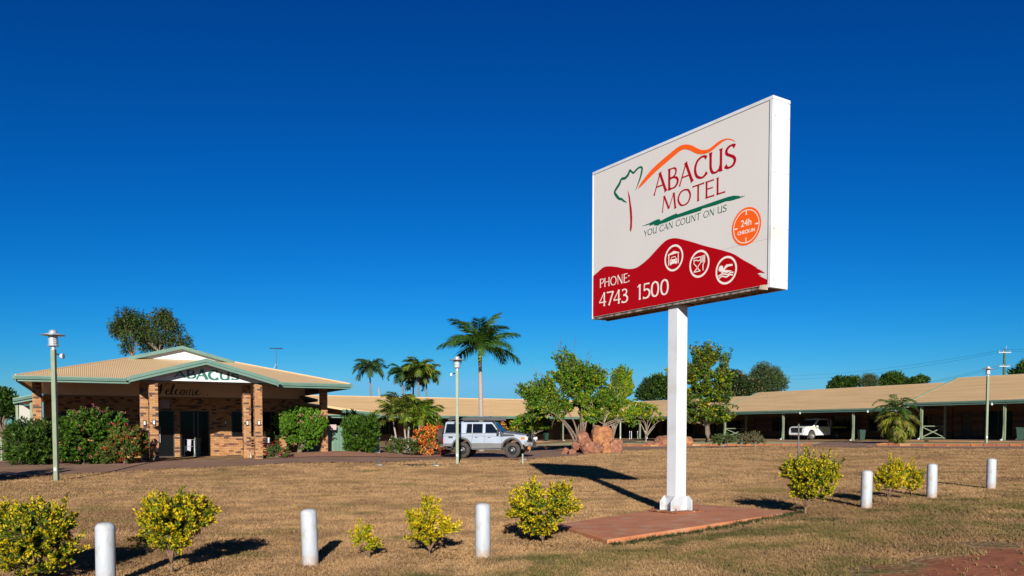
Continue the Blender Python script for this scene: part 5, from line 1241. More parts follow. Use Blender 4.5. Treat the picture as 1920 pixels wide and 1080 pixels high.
# power pole and lines
x, y = XY(1879, 112); zb = g(75, 110)-.5
pp = thing('power_pole', 'tall green power pole with two crossarms rising behind the right wing', 'power pole', (x, y, zb))
ht = W(1879, 655, 112).z-zb
mb = MB(); mb.tube([(0, 0, 0), (0, 0, ht)], [.22, .16], 10); mb.build('pole', mat('green_pole', (.07, .13, .07), (.05, .1, .05), 3, .8), pp)
for hz_, ln in ((ht-.45, .95), (W(1879, 687, 112).z-zb, .85)):
    mb = MB(); mb.b2((-ln*1.0, -.25, hz_-.06), (ln*.8, -.15, hz_+.06)); ca = mb.build('crossarm', M['galv'], pp)
    for dx in (-.9, -.3, .65):
        mb = MB(); mb.lathe([(.05, 0), (.09, .06), (.05, .12), (.08, .18), (.04, .25)], 8, (dx*ln, -.2, hz_+.06)); mb.build('insulator', M['galv'], ca)
mb = MB(); mb.tube([(.1, -.1, ht), (.22, -.1, ht+.45)], .04, 5); mb.build('top_bracket', M['galv'], pp)
def wire(a, b, sag, label, n=16, r=.013):
    pts = [Vector(a)*(1-t)+Vector(b)*t-Vector((0, 0, sag*4*t*(1-t))) for t in np.linspace(0, 1, n)]
    mb = MB(); c0 = pts[0].copy(); mb.tube([p-c0 for p in pts], r, 4); o = mb.build('power_line', M['black'], None); o.location = c0; return tag(o, label, 'cable', 'overhead wires behind the wings')
top = Vector((x, y, zb+ht-.2)); mid = Vector((x, y, W(1879, 686, 112).z))
for lb, dx, a, b, sg_ in (('topmost overhead wire running left from the upper crossarm', -.9, top, W(1440, 705, 190), 1.0), ('second overhead wire running left from the upper crossarm, sagging lower', .4, top, W(1440, 711, 190), 1.2),
                          ('upper wire running left from the lower crossarm just over the roofs', -.8, mid, W(1600, 737, 150), .5), ('lowest wire running left from the lower crossarm just over the roofs', .4, mid, W(1560, 741, 150), .7)):
    wire(a+Vector((dx, 0, 0)), b, sg_, lb)
for lb, a, b, sg_ in (('lower of two wires leaving the upper crossarm to the right edge', top+Vector((.6, 0, 0)), W(2100, 640, 90), .6), ('wire leaving the lower crossarm to the right edge', mid+Vector((.5, 0, 0)), W(2100, 694, 90), .5), ('upper of two wires leaving the pole top to the right edge', top+Vector((-.6, 0, .3)), W(2100, 634, 90), .6)): wire(a, b, sg_, lb)
# TV aerial on the reception roof
p = W(518.5, 720, 46); q = W(518.5, 652, 46)
an = thing('tv_aerial', 'thin television aerial mast above the reception roof', 'aerial', (p.x, p.y, p.z-1.2))
hh = q.z-p.z+1.2
mb = MB(); mb.tube([(0, 0, 0), (0, 0, hh)], .016, 5); mb.build('mast', M['framealu'], an)
mb = MB(); mb.tube([(-.36, 0, hh-.03), (.36, 0, hh-.06)], .02, 4)
for k in range(6): mb.tube([(-.34+.13*k, -.22, hh-.03), (-.34+.13*k, .22, hh-.03)], .012, 4)
mb.build('antenna_array', M['framealu'], an)
mb = MB()
for dx, dy in ((-1.3, 0), (1.5, .3), (0, 1.5)): mb.tube([(0, 0, hh*.72), (dx, dy, .2)], .006, 3)
mb.build('guy_wire', M['galv'], an)

# wheelie bins
M['bin'] = mat('bin_green', (.012, .055, .032), (.01, .045, .026), 3, .5); M['binblue'] = mat('bin_dark_teal', (.012, .045, .055), None, rough=.5)
def bin_(p, rz, label, m):
    t = thing('wheelie_bin', label, 'bin', p, rz, 'wheelie bins beside the carport posts'); t.scale = (.75, .75, .86); mb = MB()
    mb.hexa([Vector(v) for v in ((-.22, -.24, .06), (.22, -.24, .06), (.22, .24, .06), (-.22, .24, .06), (-.28, -.33, .95), (.28, -.33, .95), (.28, .33, .95), (-.28, .33, .95))]); mb.build('bin_body', m, t, bevel=.02)
    mb = MB(); mb.hexa([Vector(v) for v in ((-.30, -.36, .955), (.30, -.36, .955), (.30, .36, .955), (-.30, .36, .955), (-.27, -.30, 1.03), (.27, -.30, 1.03), (.27, .36, 1.05), (-.27, .36, 1.05))]); mb.build('lid', m, t, bevel=.02)
    for sx in (-1, 1):
        mb = MB(); mb.lathe([(.1, -.02), (.1, .02)], 14, (sx*.27, .27, .1), 'X'); mb.build('wheel', M['rubber'], t)
p = ul(-.75, .9); bin_((*p, .80), BA+.5, 'dark green wheelie bin at the right edge beside the carport post', M['bin'])
p = ul(11.8, .95); bin_((*p, .63), BA+1.2, 'green wheelie bin right of the ute beside the post', M['bin'])
p = ul(18.95, .9); bin_((*p, .63), BA+1.2, 'dark teal wheelie bin left of the ute by the green post', M['binblue'])
def vl(s_, b=0): return (D0[0]+VV[0]*s_+UV[0]*b, D0[1]+VV[1]*s_+UV[1]*b)
p = vl(3.6, .6); bin_((*p, .27), BA, 'small green bin by a back wing post left of the boulder tree', M['bin'])
p = vl(12.0, .5); bin_((*p, .27), BA, 'teal bin by the back wing between the frangipani trunks', M['binblue'])
# ------------------------------------------------------------------ vegetation
def leaves_mesh(name, P, Dv, Ln, Wd, mi, mats, rng, fold=.18, parent=None, root=(0, 0, 0)):
    """P: leaf base points, Dv: directions, one folded quad per leaf"""
    n = len(P); Dv = Dv/np.linalg.norm(Dv, axis=1, keepdims=True)
    rnd_ = rng.normal(size=(n, 3)); S_ = np.cross(Dv, rnd_); S_ /= np.linalg.norm(S_, axis=1, keepdims=True)+1e-9
    U_ = np.cross(S_, Dv); Ln = np.broadcast_to(Ln, (n,))[:, None]; Wd = np.broadcast_to(Wd, (n,))[:, None]
    b = P; t = P+Dv*Ln-U_*Ln*.10; m1 = P+Dv*Ln*.48+S_*Wd*.5+U_*Wd*fold; m2 = P+Dv*Ln*.48-S_*Wd*.5+U_*Wd*fold
    V = np.stack([b, m1, t, m2], 1).reshape(-1, 3)-np.array(root)
    me = bpy.data.meshes.new(name); me.vertices.add(4*n); me.vertices.foreach_set('co', V.ravel().astype(np.float32))
    me.loops.add(4*n); me.loops.foreach_set('vertex_index', np.arange(4*n, dtype=np.int32)); me.polygons.add(n)
    me.polygons.foreach_set('loop_start', np.arange(0, 4*n, 4, dtype=np.int32)); me.polygons.foreach_set('loop_total', np.full(n, 4, np.int32))
    for m_ in mats: me.materials.append(m_)
    me.polygons.foreach_set('material_index', mi.astype(np.int32)); me.update(calc_edges=True); me.validate()
    o = link(bpy.data.objects.new(name, me)); setparent(o, parent); return o
def bez(a, c, b, n=6): return [a*(1-t)**2+c*2*t*(1-t)+b*t*t for t in np.linspace(0, 1, n)]
def sample_lobe(lobes, n, rng, shell=.45):
    wv = np.array([np.prod(l[1]) for l in lobes])**.75; wv /= wv.sum(); idx = rng.choice(len(lobes), n, p=wv)
    C_ = np.array([l[0] for l in lobes])[idx]; R_ = np.array([l[1] for l in lobes])[idx]
    d = rng.normal(size=(n, 3)); d /= np.linalg.norm(d, axis=1, keepdims=True)
    u = rng.uniform(shell**3, 1, n)**(1/3)
    return C_+d*R_*u[:, None], d, u
def plant(name, label, cat, base, lobes, twigs=150, per=30, L=.05, Wd=.03, cols=('mg',), wts=(1,), tipcols=None, limbs=5, stem_r=.03, bark='bark', up=.3, twiglen=.3, shell=.45,
          spread=.55, seed=1, flowers=None, split=.2, droop=0, clump=None, group=None, trunk_lean=None, twig_r=.006, showtwigs=True, multi=False, crown='foliage', trunkname='stem', stretch=1, bare=0, sprig=0):
    """base: world point; lobes: [(centre, radii)] in world coordinates"""
    rng = np.random.default_rng(seed); base = np.array(base, float)
    t = thing(name, label, cat, tuple(base), 0, group)
    T, d, u = sample_lobe(lobes, twigs, rng, shell)
    if sprig:
        q_ = rng.uniform(size=twigs) < .14; H0 = np.mean([l[0] for l in lobes], 0)[2]-base[2]; T = T+(d*[1, 1, .6]+[0, 0, .5])*(q_*rng.uniform(.05, sprig, twigs)*H0)[:, None]
    T[:, 2] = np.maximum(T[:, 2], base[2]+.02)
    Lm, _, _ = sample_lobe(lobes, limbs, rng, 0); allc = np.mean([l[0] for l in lobes], 0)
    Lm = base+(Lm-base)*.72
    H = allc[2]-base[2]
    mb = MB(); limbsP = []
    fork = base+np.array([0, 0, H*split])
    if trunk_lean is not None: fork = fork+np.array(trunk_lean)
    if not multi:
        mb.tube([base-[0, 0, .05], base*(.5)+fork*.5+rng.normal(size=3)*stem_r*.4, fork], [stem_r*1.25, stem_r*1.0, stem_r*.85], 7)
    for k in range(limbs):
        e = Lm[k]; st = fork if not multi else base+np.r_[rng.normal(size=2)*stem_r*1.6, 0]
        c = st+(e-st)*[.25, .25, .62]+rng.normal(size=3)*H*.05
        pts = bez(st, c, e, 7); limbsP.append(pts)
        mb.tube(pts, list(np.linspace(stem_r*.75, stem_r*.22, 7)), 6)
    LP = np.array([p for pts in limbsP for p in pts[2:]])
    tips = []; starts = []
    for i in range(twigs):
        dd = np.linalg.norm(LP-T[i], axis=1)+.35*np.maximum(0, LP[:, 2]-T[i][2]); j = int(np.argmin(dd)); s_ = LP[j]
        c = s_+(T[i]-s_)*[.6, .6, .35]+rng.normal(size=3)*.04*H; P = bez(s_, c, T[i], 5)
        if showtwigs: mb.tube([P[0], P[2], P[4]], [max(twig_r, stem_r*.18), twig_r*.8, twig_r*.3], 3, caps=False)
        tips.append(P); starts.append(s_)
    for k in range(bare):                     # leafless twigs sticking out of the crown
        i = rng.integers(twigs); a = T[i]; dv = (a-allc); dv = dv/np.linalg.norm(dv); e = a+dv*H*rng.uniform(.12, .3)+[0, 0, H*.05]
        c = (a+e)/2+rng.normal(size=3)*H*.03; P = bez(a, c, e, 5); mb.tube(P, [twig_r*.9]*4+[twig_r*.5], 3, caps=False)
        for q in range(4):
            b0 = P[rng.integers(1, 5)]; mb.tube([b0, b0+rng.normal(size=3)*H*.04+dv*H*.04], [twig_r*.6, twig_r*.4], 3, caps=False)
    mb.build(trunkname, M[bark], t, smooth=True, world=True)
    tips = np.array(tips)                     # n,5,3
    N_ = twigs*per; ti = np.repeat(np.arange(twigs), per)
    if clump is None:
        s_ = rng.uniform(0, 1, N_)**.8                    # position along the leafy end
        full = np.linalg.norm(tips[:, 4]-tips[:, 0], axis=1)[ti]; frac = np.minimum(1, twiglen/(full+1e-6)); tt = 1-frac*(1-s_)
        f = tt*4; i0 = np.minimum(f.astype(int), 3); fr = (f-i0)[:, None]
        P = tips[ti, i0]*(1-fr)+tips[ti, i0+1]*fr; tdir = tips[ti, 4]-tips[ti, 3]; tdir /= np.linalg.norm(tdir, axis=1, keepdims=True)+1e-9
        rad = rng.normal(size=(N_, 3)); rad -= (rad*tdir).sum(1, keepdims=True)*tdir; rad /= np.linalg.norm(rad, axis=1, keepdims=True)
        Dv = tdir*.75+rad*spread*1.5+np.array([0, 0, up-droop]); P = P+rad*rng.uniform(0, .012, (N_, 1))
    else:
        q = rng.normal(size=(N_, 3)); q /= np.linalg.norm(q, axis=1, keepdims=True); rr = clump*rng.uniform(.1, 1, (N_, 1))**.6
        off = q*rr*[1, 1, .75*stretch]; P = tips[ti, 4]+off; s_ = (off[:, 2]/clump+1)/2
        Dv = q*.8+rng.normal(size=(N_, 3))*.35+np.array([0, 0, up-droop])
    Ls = L*rng.uniform(.65, 1.25, N_); Ws = Wd*rng.uniform(.75, 1.2, N_)
    wts = np.array(wts, float); wts /= wts.sum(); mi = rng.choice(len(cols), N_, p=wts)
    # whole twigs share a tint now and then
    tw = rng.choice(len(cols), twigs, p=wts); same = rng.uniform(size=N_) < .45; mi = np.where(same, tw[ti], mi)
    names = list(cols)
    if tipcols:
        base_n = len(names); names += list(tipcols); pr = np.clip(s_*1.2-.25, 0, 1)*tipfrac(tipcols, u[ti])
        m_ = rng.uniform(size=N_) < pr; mi = np.where(m_, base_n+rng.integers(0, len(tipcols), N_), mi)
    keep = P[:, 2] > base[2]+.01
    leaves_mesh(crown, P[keep], Dv[keep], Ls[keep], Ws[keep], mi[keep], [L_[c] for c in names], rng, parent=t, root=base)
    if flowers:
        fc, nf, fr_, cl = flowers
        idx = rng.choice(twigs, nf); c = T[idx]+rng.normal(size=(nf, 3))*.03+d[idx]*.03*(H+.5); n2 = nf*cl; ci = np.repeat(np.arange(nf), cl)
        q = rng.normal(size=(n2, 3)); q /= np.linalg.norm(q, axis=1, keepdims=True)
        P = c[ci]+q*fr_*rng.uniform(.2, 1, (n2, 1)); mi = rng.integers(0, len(fc), n2)
        leaves_mesh('flowers', P, q+rng.normal(size=(n2, 3))*.4, fr_*.75, fr_*.7, mi, [L_[k] for k in fc], rng, parent=t, root=base)
    return t
def tipfrac(tipcols, u): return .35+.65*np.clip((u-.5)*2, 0, 1)
def plobes(D, *ls):
    """lobes given by where they show in the photograph: (px, py, rx, ry[, depth offset])"""
    out = []
    for l in ls:
        dd = l[4] if len(l) > 4 else 0; k = (D+dd)/F; c = W(l[0], l[1], D+dd)
        out.append((np.array(c), np.array((l[2]*k, l[2]*k*.8, l[3]*k))))
    return out
# --- foreground yellow-green shrubs
FG = dict(bark='barkred', limbs=7, up=.28, stem_r=.016, twig_r=.0028, group=None, sprig=.24)
YC = dict(cols=('mg', 'dg', 'yg'), wts=(3, 4, 3), tipcols=('yel', 'yg', 'yel'))
def gp(px, D): p = ground_pt(px, D); return (p.x, p.y, p.z)
plant('shrub', 'largest yellow-green shrub at the bottom left corner, cut by the left edge', 'shrub', gp(62, 8.5), plobes(8.5, (55, 1000, 78, 56), (15, 985, 60, 52, .2), (108, 998, 42, 50), (60, 1045, 76, 34), (70, 955, 46, 26)), twigs=537, per=40, L=0.041, Wd=0.0209, twiglen=.22, seed=21, shell=.3, **{**FG, **YC, 'limbs': 12})
plant('shrub', 'tree-shaped yellow-green shrub on one short stem, between the two leftmost bollards', 'shrub', gp(318, 8.95), plobes(8.95, (325, 975, 66, 42), (285, 955, 28, 26), (345, 945, 52, 24), (385, 960, 26, 26), (275, 1010, 28, 14), (320, 1012, 44, 26), (258, 1020, 12, 8)), twigs=375, per=36, L=0.041, Wd=0.0209, twiglen=.16, seed=3, shell=.35, **{**FG, 'cols': ('yg', 'mg', 'dg'), 'wts': (5, 3, 2), 'tipcols': ('yel', 'yel'), 'split': .22, 'stem_r': .019})
plant('shrub', 'tiny sparse yellow shrub, smallest in the row', 'shrub', gp(692, 9.85), plobes(9.85, (672, 985, 8, 20), (668, 1005, 14, 20), (690, 1015, 20, 14), (702, 1022, 12, 12), (690, 990, 8, 9)), twigs=52, per=31, L=0.039, Wd=0.0190, twiglen=.14, seed=4, shell=.2, **{**FG, 'cols': ('yg', 'mg'), 'wts': (5, 1), 'tipcols': ('yel',), 'stem_r': .010, 'split': .1})
plant('shrub', 'small open yellow shrub with a leaning stem, left of the clean white bollard', 'shrub', gp(805, 10.0), plobes(10.0, (805, 985, 42, 28), (775, 965, 22, 18), (815, 950, 18, 24), (798, 930, 9, 8), (838, 985, 22, 18), (790, 1005, 26, 16)), twigs=162, per=33, L=0.041, Wd=0.0200, twiglen=.15, seed=5, shell=.3, **{**FG, 'cols': ('yg', 'yel', 'mg'), 'wts': (5, 3, 1), 'tipcols': ('yel',), 'stem_r': .014, 'split': .15})
plant('shrub', 'wide full yellow-green shrub at the left corner of the sign slab', 'shrub', gp(1018, 11.0), plobes(11.0, (1015, 955, 58, 40), (975, 940, 24, 30), (1002, 912, 22, 22), (1052, 930, 28, 36), (1075, 950, 16, 18), (1010, 985, 40, 18), (960, 965, 16, 10)), twigs=412, per=36, L=0.043, Wd=0.0219, twiglen=.18, seed=6, shell=.3, **{**FG, **{'cols': ('yg', 'mg', 'dg'), 'wts': (4, 4, 2.5), 'tipcols': ('yel', 'yel')}, 'stem_r': .018, 'split': .12, 'limbs': 9})
plant('shrub', 'dense round green and yellow shrub behind the right corner of the slab', 'shrub', gp(1512, 13.4), plobes(13.4, (1522, 890, 54, 34), (1492, 878, 28, 26), (1552, 880, 26, 26), (1520, 918, 42, 22), (1520, 872, 40, 18)), twigs=525, per=38, L=0.041, Wd=0.0229, twiglen=.2, seed=7, shell=.45, **{**FG, **YC, 'wts': (4, 3, 3), 'limbs': 12, 'stem_r': .02})
plant('shrub', 'left one of two small shrubs between the bollards at right', 'shrub', gp(1667, 14.6), plobes(14.6, (1668, 895, 28, 26), (1685, 875, 20, 14), (1650, 900, 14, 20)), twigs=162, per=33, L=0.043, Wd=0.0209, twiglen=.17, seed=8, shell=.3, **{**FG, **{'cols': ('yg', 'yel', 'mg'), 'wts': (5, 3, 2), 'tipcols': ('yel',)}, 'stem_r': .014})
plant('shrub', 'right, thinner one of two small shrubs between the bollards at right', 'shrub', gp(1710, 15.3), plobes(15.3, (1710, 898, 22, 24), (1705, 880, 12, 12), (1728, 885, 6, 14)), twigs=106, per=33, L=0.043, Wd=0.0209, twiglen=.17, seed=9, shell=.3, **{**FG, **{'cols': ('yg', 'mg', 'yel'), 'wts': (5, 3, 2), 'tipcols': ('yel',)}, 'stem_r': .012})
# --- hedge bushes by reception
plant('oleander_bush', 'large dark green bush at the far left edge before the green fence', 'bush', gp(60, 33.0), plobes(33, (55, 828, 56, 38), (30, 826, 26, 32), (98, 822, 32, 36), (60, 800, 44, 22), (60, 852, 56, 20)), twigs=620, per=34, L=.17, Wd=.05, cols=('mg', 'dg', 'bg2'), wts=(3, 5, .6), twiglen=.8, seed=30, shell=.5, limbs=10, multi=True, stem_r=.06)
plant('bougainvillea_bush', 'tall green bougainvillea with scattered pink flowers behind the left lamp post', 'bush', gp(160, 33.2), plobes(33.2, (158, 822, 54, 40), (168, 788, 44, 26), (208, 788, 30, 26), (126, 812, 28, 38), (160, 852, 54, 18), (195, 825, 40, 32), (145, 785, 30, 20)), twigs=800, per=36, L=.11, Wd=.075, cols=('bg2', 'bg', 'mg', 'dg'), wts=(3, .8, 4, 3.5), twiglen=.6, seed=31, shell=.5, limbs=12, multi=True, stem_r=.05, flowers=(('pk', 'pk', 'mag'), 90, .065, 7))
plant('flowering_bush', 'low spreading bush with red and orange flowers left of the entrance pillars', 'bush', gp(236, 32.9), plobes(32.9, (235, 838, 46, 28), (256, 826, 26, 30), (205, 848, 30, 22), (228, 815, 26, 20)), twigs=380, per=30, L=.10, Wd=.06, cols=('ol', 'mg', 'bg2', 'br'), wts=(3, 3, 2, 1.5), twiglen=.5, seed=32, shell=.5, limbs=9, multi=True, stem_r=.04, flowers=(('rd', 'rd', 'oran'), 130, .055, 7))
plant('bougainvillea_bush', 'bright green umbrella shaped bougainvillea right of the entrance pillars', 'bush', gp(562, 40.4), plobes(40.4, (565, 800, 46, 34), (548, 788, 38, 22), (590, 795, 26, 30), (560, 770, 30, 14), (568, 825, 32, 18), (530, 782, 16, 10)), twigs=620, per=36, L=.11, Wd=.075, cols=('bg', 'bg2', 'mg'), wts=(5, 3, 1.4), twiglen=.6, seed=33, shell=.5, limbs=9, multi=False, stem_r=.13, flowers=(('pk',), 16, .10, 10), split=.15)
plant('oleander_bush', 'dense upright mid green bush in front of the ribbed green fence', 'bush', gp(674, 42.6), plobes(42.6, (676, 808, 38, 34), (658, 792, 20, 24), (695, 795, 20, 24), (676, 835, 34, 18)), twigs=560, per=32, L=.19, Wd=.05, cols=('bg2', 'mg', 'dg'), wts=(3, 4, 3), twiglen=.9, seed=34, shell=.5, limbs=10, multi=True, stem_r=.06, up=.6)
plant('flowering_bush', 'low bush with dark red flowers at the foot of the right entrance pillar', 'bush', gp(520, 37.6), plobes(37.6, (512, 846, 18, 14), (532, 846, 16, 13), (502, 852, 12, 8)), twigs=110, per=26, L=.07, Wd=.04, cols=('gg', 'mg', 'bg2'), wts=(3, 3, 1), twiglen=.3, seed=35, limbs=7, multi=True, stem_r=.03, flowers=(('rd', 'mag'), 22, .07, 10))
plant('flowering_bush', 'upright thin bush with a few red flowers under the reception window', 'bush', gp(512, 39.2), plobes(39.2, (508, 815, 10, 14), (520, 825, 10, 12), (500, 828, 8, 18)), twigs=60, per=24, L=.08, Wd=.05, cols=('mg', 'dg'), wts=(3, 3), twiglen=.3, seed=36, limbs=5, multi=True, stem_r=.02, flowers=(('rd',), 12, .07, 8))
plant('flowering_bush', 'bush dotted with small white flowers beside the rear of the four wheel drive', 'bush', gp(752, 45.5), plobes(45.5, (752, 832, 28, 17), (738, 838, 18, 14), (772, 835, 20, 16)), twigs=190, per=26, L=.09, Wd=.05, cols=('mg', 'ol', 'dg'), wts=(3, 2, 2), twiglen=.45, seed=37, limbs=8, multi=True, stem_r=.04, flowers=(('wht',), 80, .06, 6))
plant('bougainvillea_bush', 'orange flowering bougainvillea behind the spare wheel', 'bush', gp(798, 46.8), plobes(46.8, (795, 818, 22, 17), (808, 812, 16, 14), (795, 838, 20, 14)), twigs=160, per=22, L=.08, Wd=.05, cols=('mg', 'ol', 'br'), wts=(3, 2, 1), twiglen=.4, seed=38, limbs=8, multi=True, stem_r=.04, flowers=(('apr', 'oran', 'oran', 'rd'), 170, .13, 12))
plant('bougainvillea_bush', 'red and magenta flowering bougainvillea right against the four wheel drive', 'bush', gp(828, 47.4), plobes(47.4, (830, 812, 16, 20), (832, 838, 20, 16), (845, 800, 12, 12)), twigs=150, per=24, L=.08, Wd=.05, cols=('mg', 'bg2', 'ol'), wts=(3, 2, 1), twiglen=.4, seed=39, limbs=8, multi=True, stem_r=.04, flowers=(('rd', 'rd', 'mag'), 90, .11, 10))
plant('bougainvillea_bush', 'orange bougainvillea seen beyond the windscreen of the four wheel drive', 'bush', gp(942, 60), plobes(60, (940, 800, 12, 9), (945, 818, 16, 12), (928, 826, 30, 8)), twigs=90, per=18, L=.09, Wd=.06, cols=('mg', 'ol'), wts=(3, 2), twiglen=.4, seed=40, limbs=6, multi=True, stem_r=.04, flowers=(('apr', 'oran'), 70, .14, 12))
# --- centre group
plant('garden_tree', 'sprawling many stemmed leafy tree growing over the red boulders, with bare twigs', 'tree', gp(1085, 49.5), plobes(49.5, (985, 728, 20, 18), (1142, 742, 18, 22), (1090, 690, 30, 20), (1008, 755, 26, 18), (1040, 775, 22, 14), (1105, 778, 24, 14), (1065, 760, 26, 14), (1058, 664, 24, 18), (1125, 700, 16, 20), (1065, 712, 44, 34), (1030, 728, 40, 34), (1105, 718, 38, 36), (1008, 738, 30, 26), (1070, 684, 26, 18), (1090, 750, 44, 22), (1120, 735, 18, 24), (1000, 775, 22, 20, .4)), twigs=950, per=44, L=.18, Wd=.085, cols=('bg2', 'mg', 'bg', 'yg', 'dg'), wts=(3, 2.5, 5, 3, .8), twiglen=1.3, spread=.8, seed=50, shell=.35, limbs=9, multi=True, stem_r=.13, twig_r=.014, bark='bark', up=.1, bare=46, crown='crown', trunkname='trunk')
plant('slim_tree', 'slim open tree with a leaning branch right of the boulders', 'tree', gp(1100, 50.6), plobes(50.6, (1165, 700, 20, 18), (1180, 725, 12, 16), (1148, 735, 12, 16), (1190, 762, 20, 12), (1160, 760, 20, 10)), twigs=210, per=40, L=.17, Wd=.08, cols=('bg', 'yg', 'mg'), wts=(3, 2, 2), twiglen=1.0, seed=51, limbs=6, stem_r=.07, twig_r=.012, bark='barkpale', trunk_lean=(1.0, 0, .3), crown='crown', trunkname='trunk', split=.3)
def frangi(label, px, D, lobes, seed, n=70, base_px=None, lean=None):
    return plant('frangipani_tree', label, 'tree', gp(px, D), plobes(D, *lobes), twigs=n, per=20, L=.34, Wd=.10, cols=('bg', 'yg', 'bg2', 'yel'), wts=(4, 3, 3, .8), twiglen=.18, seed=seed, shell=.6, limbs=7, stem_r=.085, twig_r=.022, bark='barkpale', up=.05, spread=.95, crown='crown', trunkname='trunk', split=.25, trunk_lean=lean)
frangi('low frangipani with drooping yellow-green leaves just beyond the bonnet of the four wheel drive', 992, 52, [(985, 798, 28, 12), (1010, 795, 26, 12), (1000, 785, 30, 10), (968, 800, 14, 9)], 52, 110)
frangi('frangipani tree behind the right hand boulders', 1150, 66, [(1140, 775, 20, 10), (1160, 780, 24, 12), (1125, 785, 14, 8)], 53)
frangi('frangipani tree with a forked pale trunk left of the sign pole', 1212, 66, [(1195, 775, 26, 12), (1225, 780, 20, 12), (1205, 765, 26, 10), (1185, 790, 16, 8)], 54, 90)
plant('poinciana_tree', 'big feathery leaved tree with orange-tinged foliage right of the sign pole', 'tree', gp(1326, 66), plobes(66, (1318, 652, 26, 16), (1298, 690, 36, 24), (1352, 662, 22, 16), (1320, 715, 42, 26), (1345, 735, 34, 26), (1300, 750, 32, 22), (1330, 775, 50, 16), (1372, 772, 24, 9), (1290, 780, 28, 12), (1252, 690, 8, 10), (1355, 700, 22, 20)), twigs=560, per=46, L=.28, Wd=.10, cols=('mg', 'yg', 'ol', 'dg', 'bg2', 'yel'), wts=(4, 3, 2.4, 2, 2, .25), twiglen=1.7, spread=.8, seed=55, shell=.4, limbs=12, stem_r=.22, twig_r=.02, up=-.05, crown='crown', trunkname='trunk', split=.28)
# --- far trees
def far(label, px, D, lobes, cols, wts, seed, n=160, per=80, L=.34, Wd=.18, clump=.8, trunk=.2, stretch=1, droop=0, bark='bark', shell=.5, name='background_tree'):
    x, y = XY(px, D); return plant(name, label, 'tree', (x, y, g(min(x, 75), min(y, 110))-.1), plobes(D, *lobes), twigs=n, per=per, L=L, Wd=Wd, cols=cols, wts=wts, clump=clump, seed=seed, limbs=9, stem_r=trunk, twig_r=.03, bark=bark, stretch=stretch, droop=droop, shell=shell, crown='crown', trunkname='trunk', split=.35)
far('tall drooping gum tree with see-through crown behind the reception roof', 283, 78, [(243, 600, 28, 18), (240, 630, 26, 26), (265, 620, 22, 24), (300, 595, 24, 16), (315, 612, 22, 22), (290, 640, 30, 22), (262, 655, 36, 18), (340, 640, 18, 14), (352, 650, 14, 12), (222, 612, 12, 14)], ('old', 'ol', 'dg', 'mg'), (4, 3, 3, 2), 60, n=66, per=190, L=.30, Wd=.09, clump=.62, trunk=.25, stretch=1.7, droop=1.1, bark='barkpale', shell=.3, name='gum_tree')
far('dark tree at the far left edge beyond the annex', 8, 70, [(5, 755, 22, 20), (20, 765, 14, 14), (-15, 760, 20, 26)], ('dg', 'mg'), (4, 1), 61, n=80)
far('dark rounded tree left of the sign pole above the roof', 1228, 104, [(1232, 722, 22, 16), (1215, 738, 18, 12), (1250, 730, 22, 22)], ('dg', 'mg', 'old'), (4, 2, 1), 62, n=110)
far('grey-green feathery tree above the roof, taller one right of the leafy tree', 1440, 110, [(1435, 712, 24, 26), (1455, 722, 16, 20), (1420, 722, 18, 20)], ('gg', 'mg', 'gg'), (5, 1, 3), 63, n=200, per=110, L=.3, Wd=.11, clump=.9, stretch=1.2)
far('dark tree with pale specks between the leafy tree and the grey-green tree', 1395, 106, [(1385, 722, 24, 18), (1370, 712, 16, 14), (1405, 730, 18, 14)], ('old', 'dg', 'gg', 'dry'), (4, 3, 1, .5), 64, n=120)
far('leftmost small dark tree poking above the right wing roof', 1585, 118, [(1578, 720, 16, 10), (1600, 717, 12, 9), (1565, 725, 8, 8)], ('dg', 'mg'), (4, 1.5), 65, n=70, clump=.7)
far('small pale grey round tree poking above the right wing roof', 1630, 112, [(1630, 715, 13, 13)], ('gg', 'ol'), (4, 1), 66, n=60, L=.2, Wd=.08, clump=.7)
far('wide low dark tree above the right wing roof, right of the pale round one', 1690, 116, [(1675, 712, 18, 11), (1698, 718, 16, 8), (1722, 717, 14, 8), (1660, 718, 10, 9)], ('dg', 'mg'), (4, 1.5), 67, n=100, clump=.7)
far('dark tree at the right edge above the roof', 1922, 100, [(1920, 700, 18, 15), (1935, 692, 16, 18)], ('dg', 'mg'), (4, 1.2), 68, n=60)
# --- bushes on the lawn's far side
def deadish(label, px, D, lobes, cols, wts, seed, n=120, per=16):
    return plant('lawn_bush', label, 'bush', gp(px, D), plobes(D, *lobes), twigs=n, per=per, L=.09, Wd=.04, cols=cols, wts=wts, twiglen=.4, seed=seed, limbs=9, stem_r=.05, twig_r=.012, bark='barkpale', split=.2)
deadish('green mound bush on a short stem, left of three by the stone edging', 1357, 50, [(1357, 822, 26, 11), (1345, 828, 14, 8)], ('gg', 'mg', 'ol'), (3, 3, 1), 70, 150, 26)
deadish('middle sparse bush of three by the stone edging', 1388, 51, [(1388, 822, 20, 11)], ('gg', 'ol', 'mg'), (3, 2, 1), 71, 100, 18)
deadish('right hand twiggy half bare bush of three by the stone edging', 1415, 51, [(1412, 820, 24, 13), (1430, 828, 10, 7)], ('gg', 'ol', 'dry'), (2, 2, 2), 72, 150, 12)
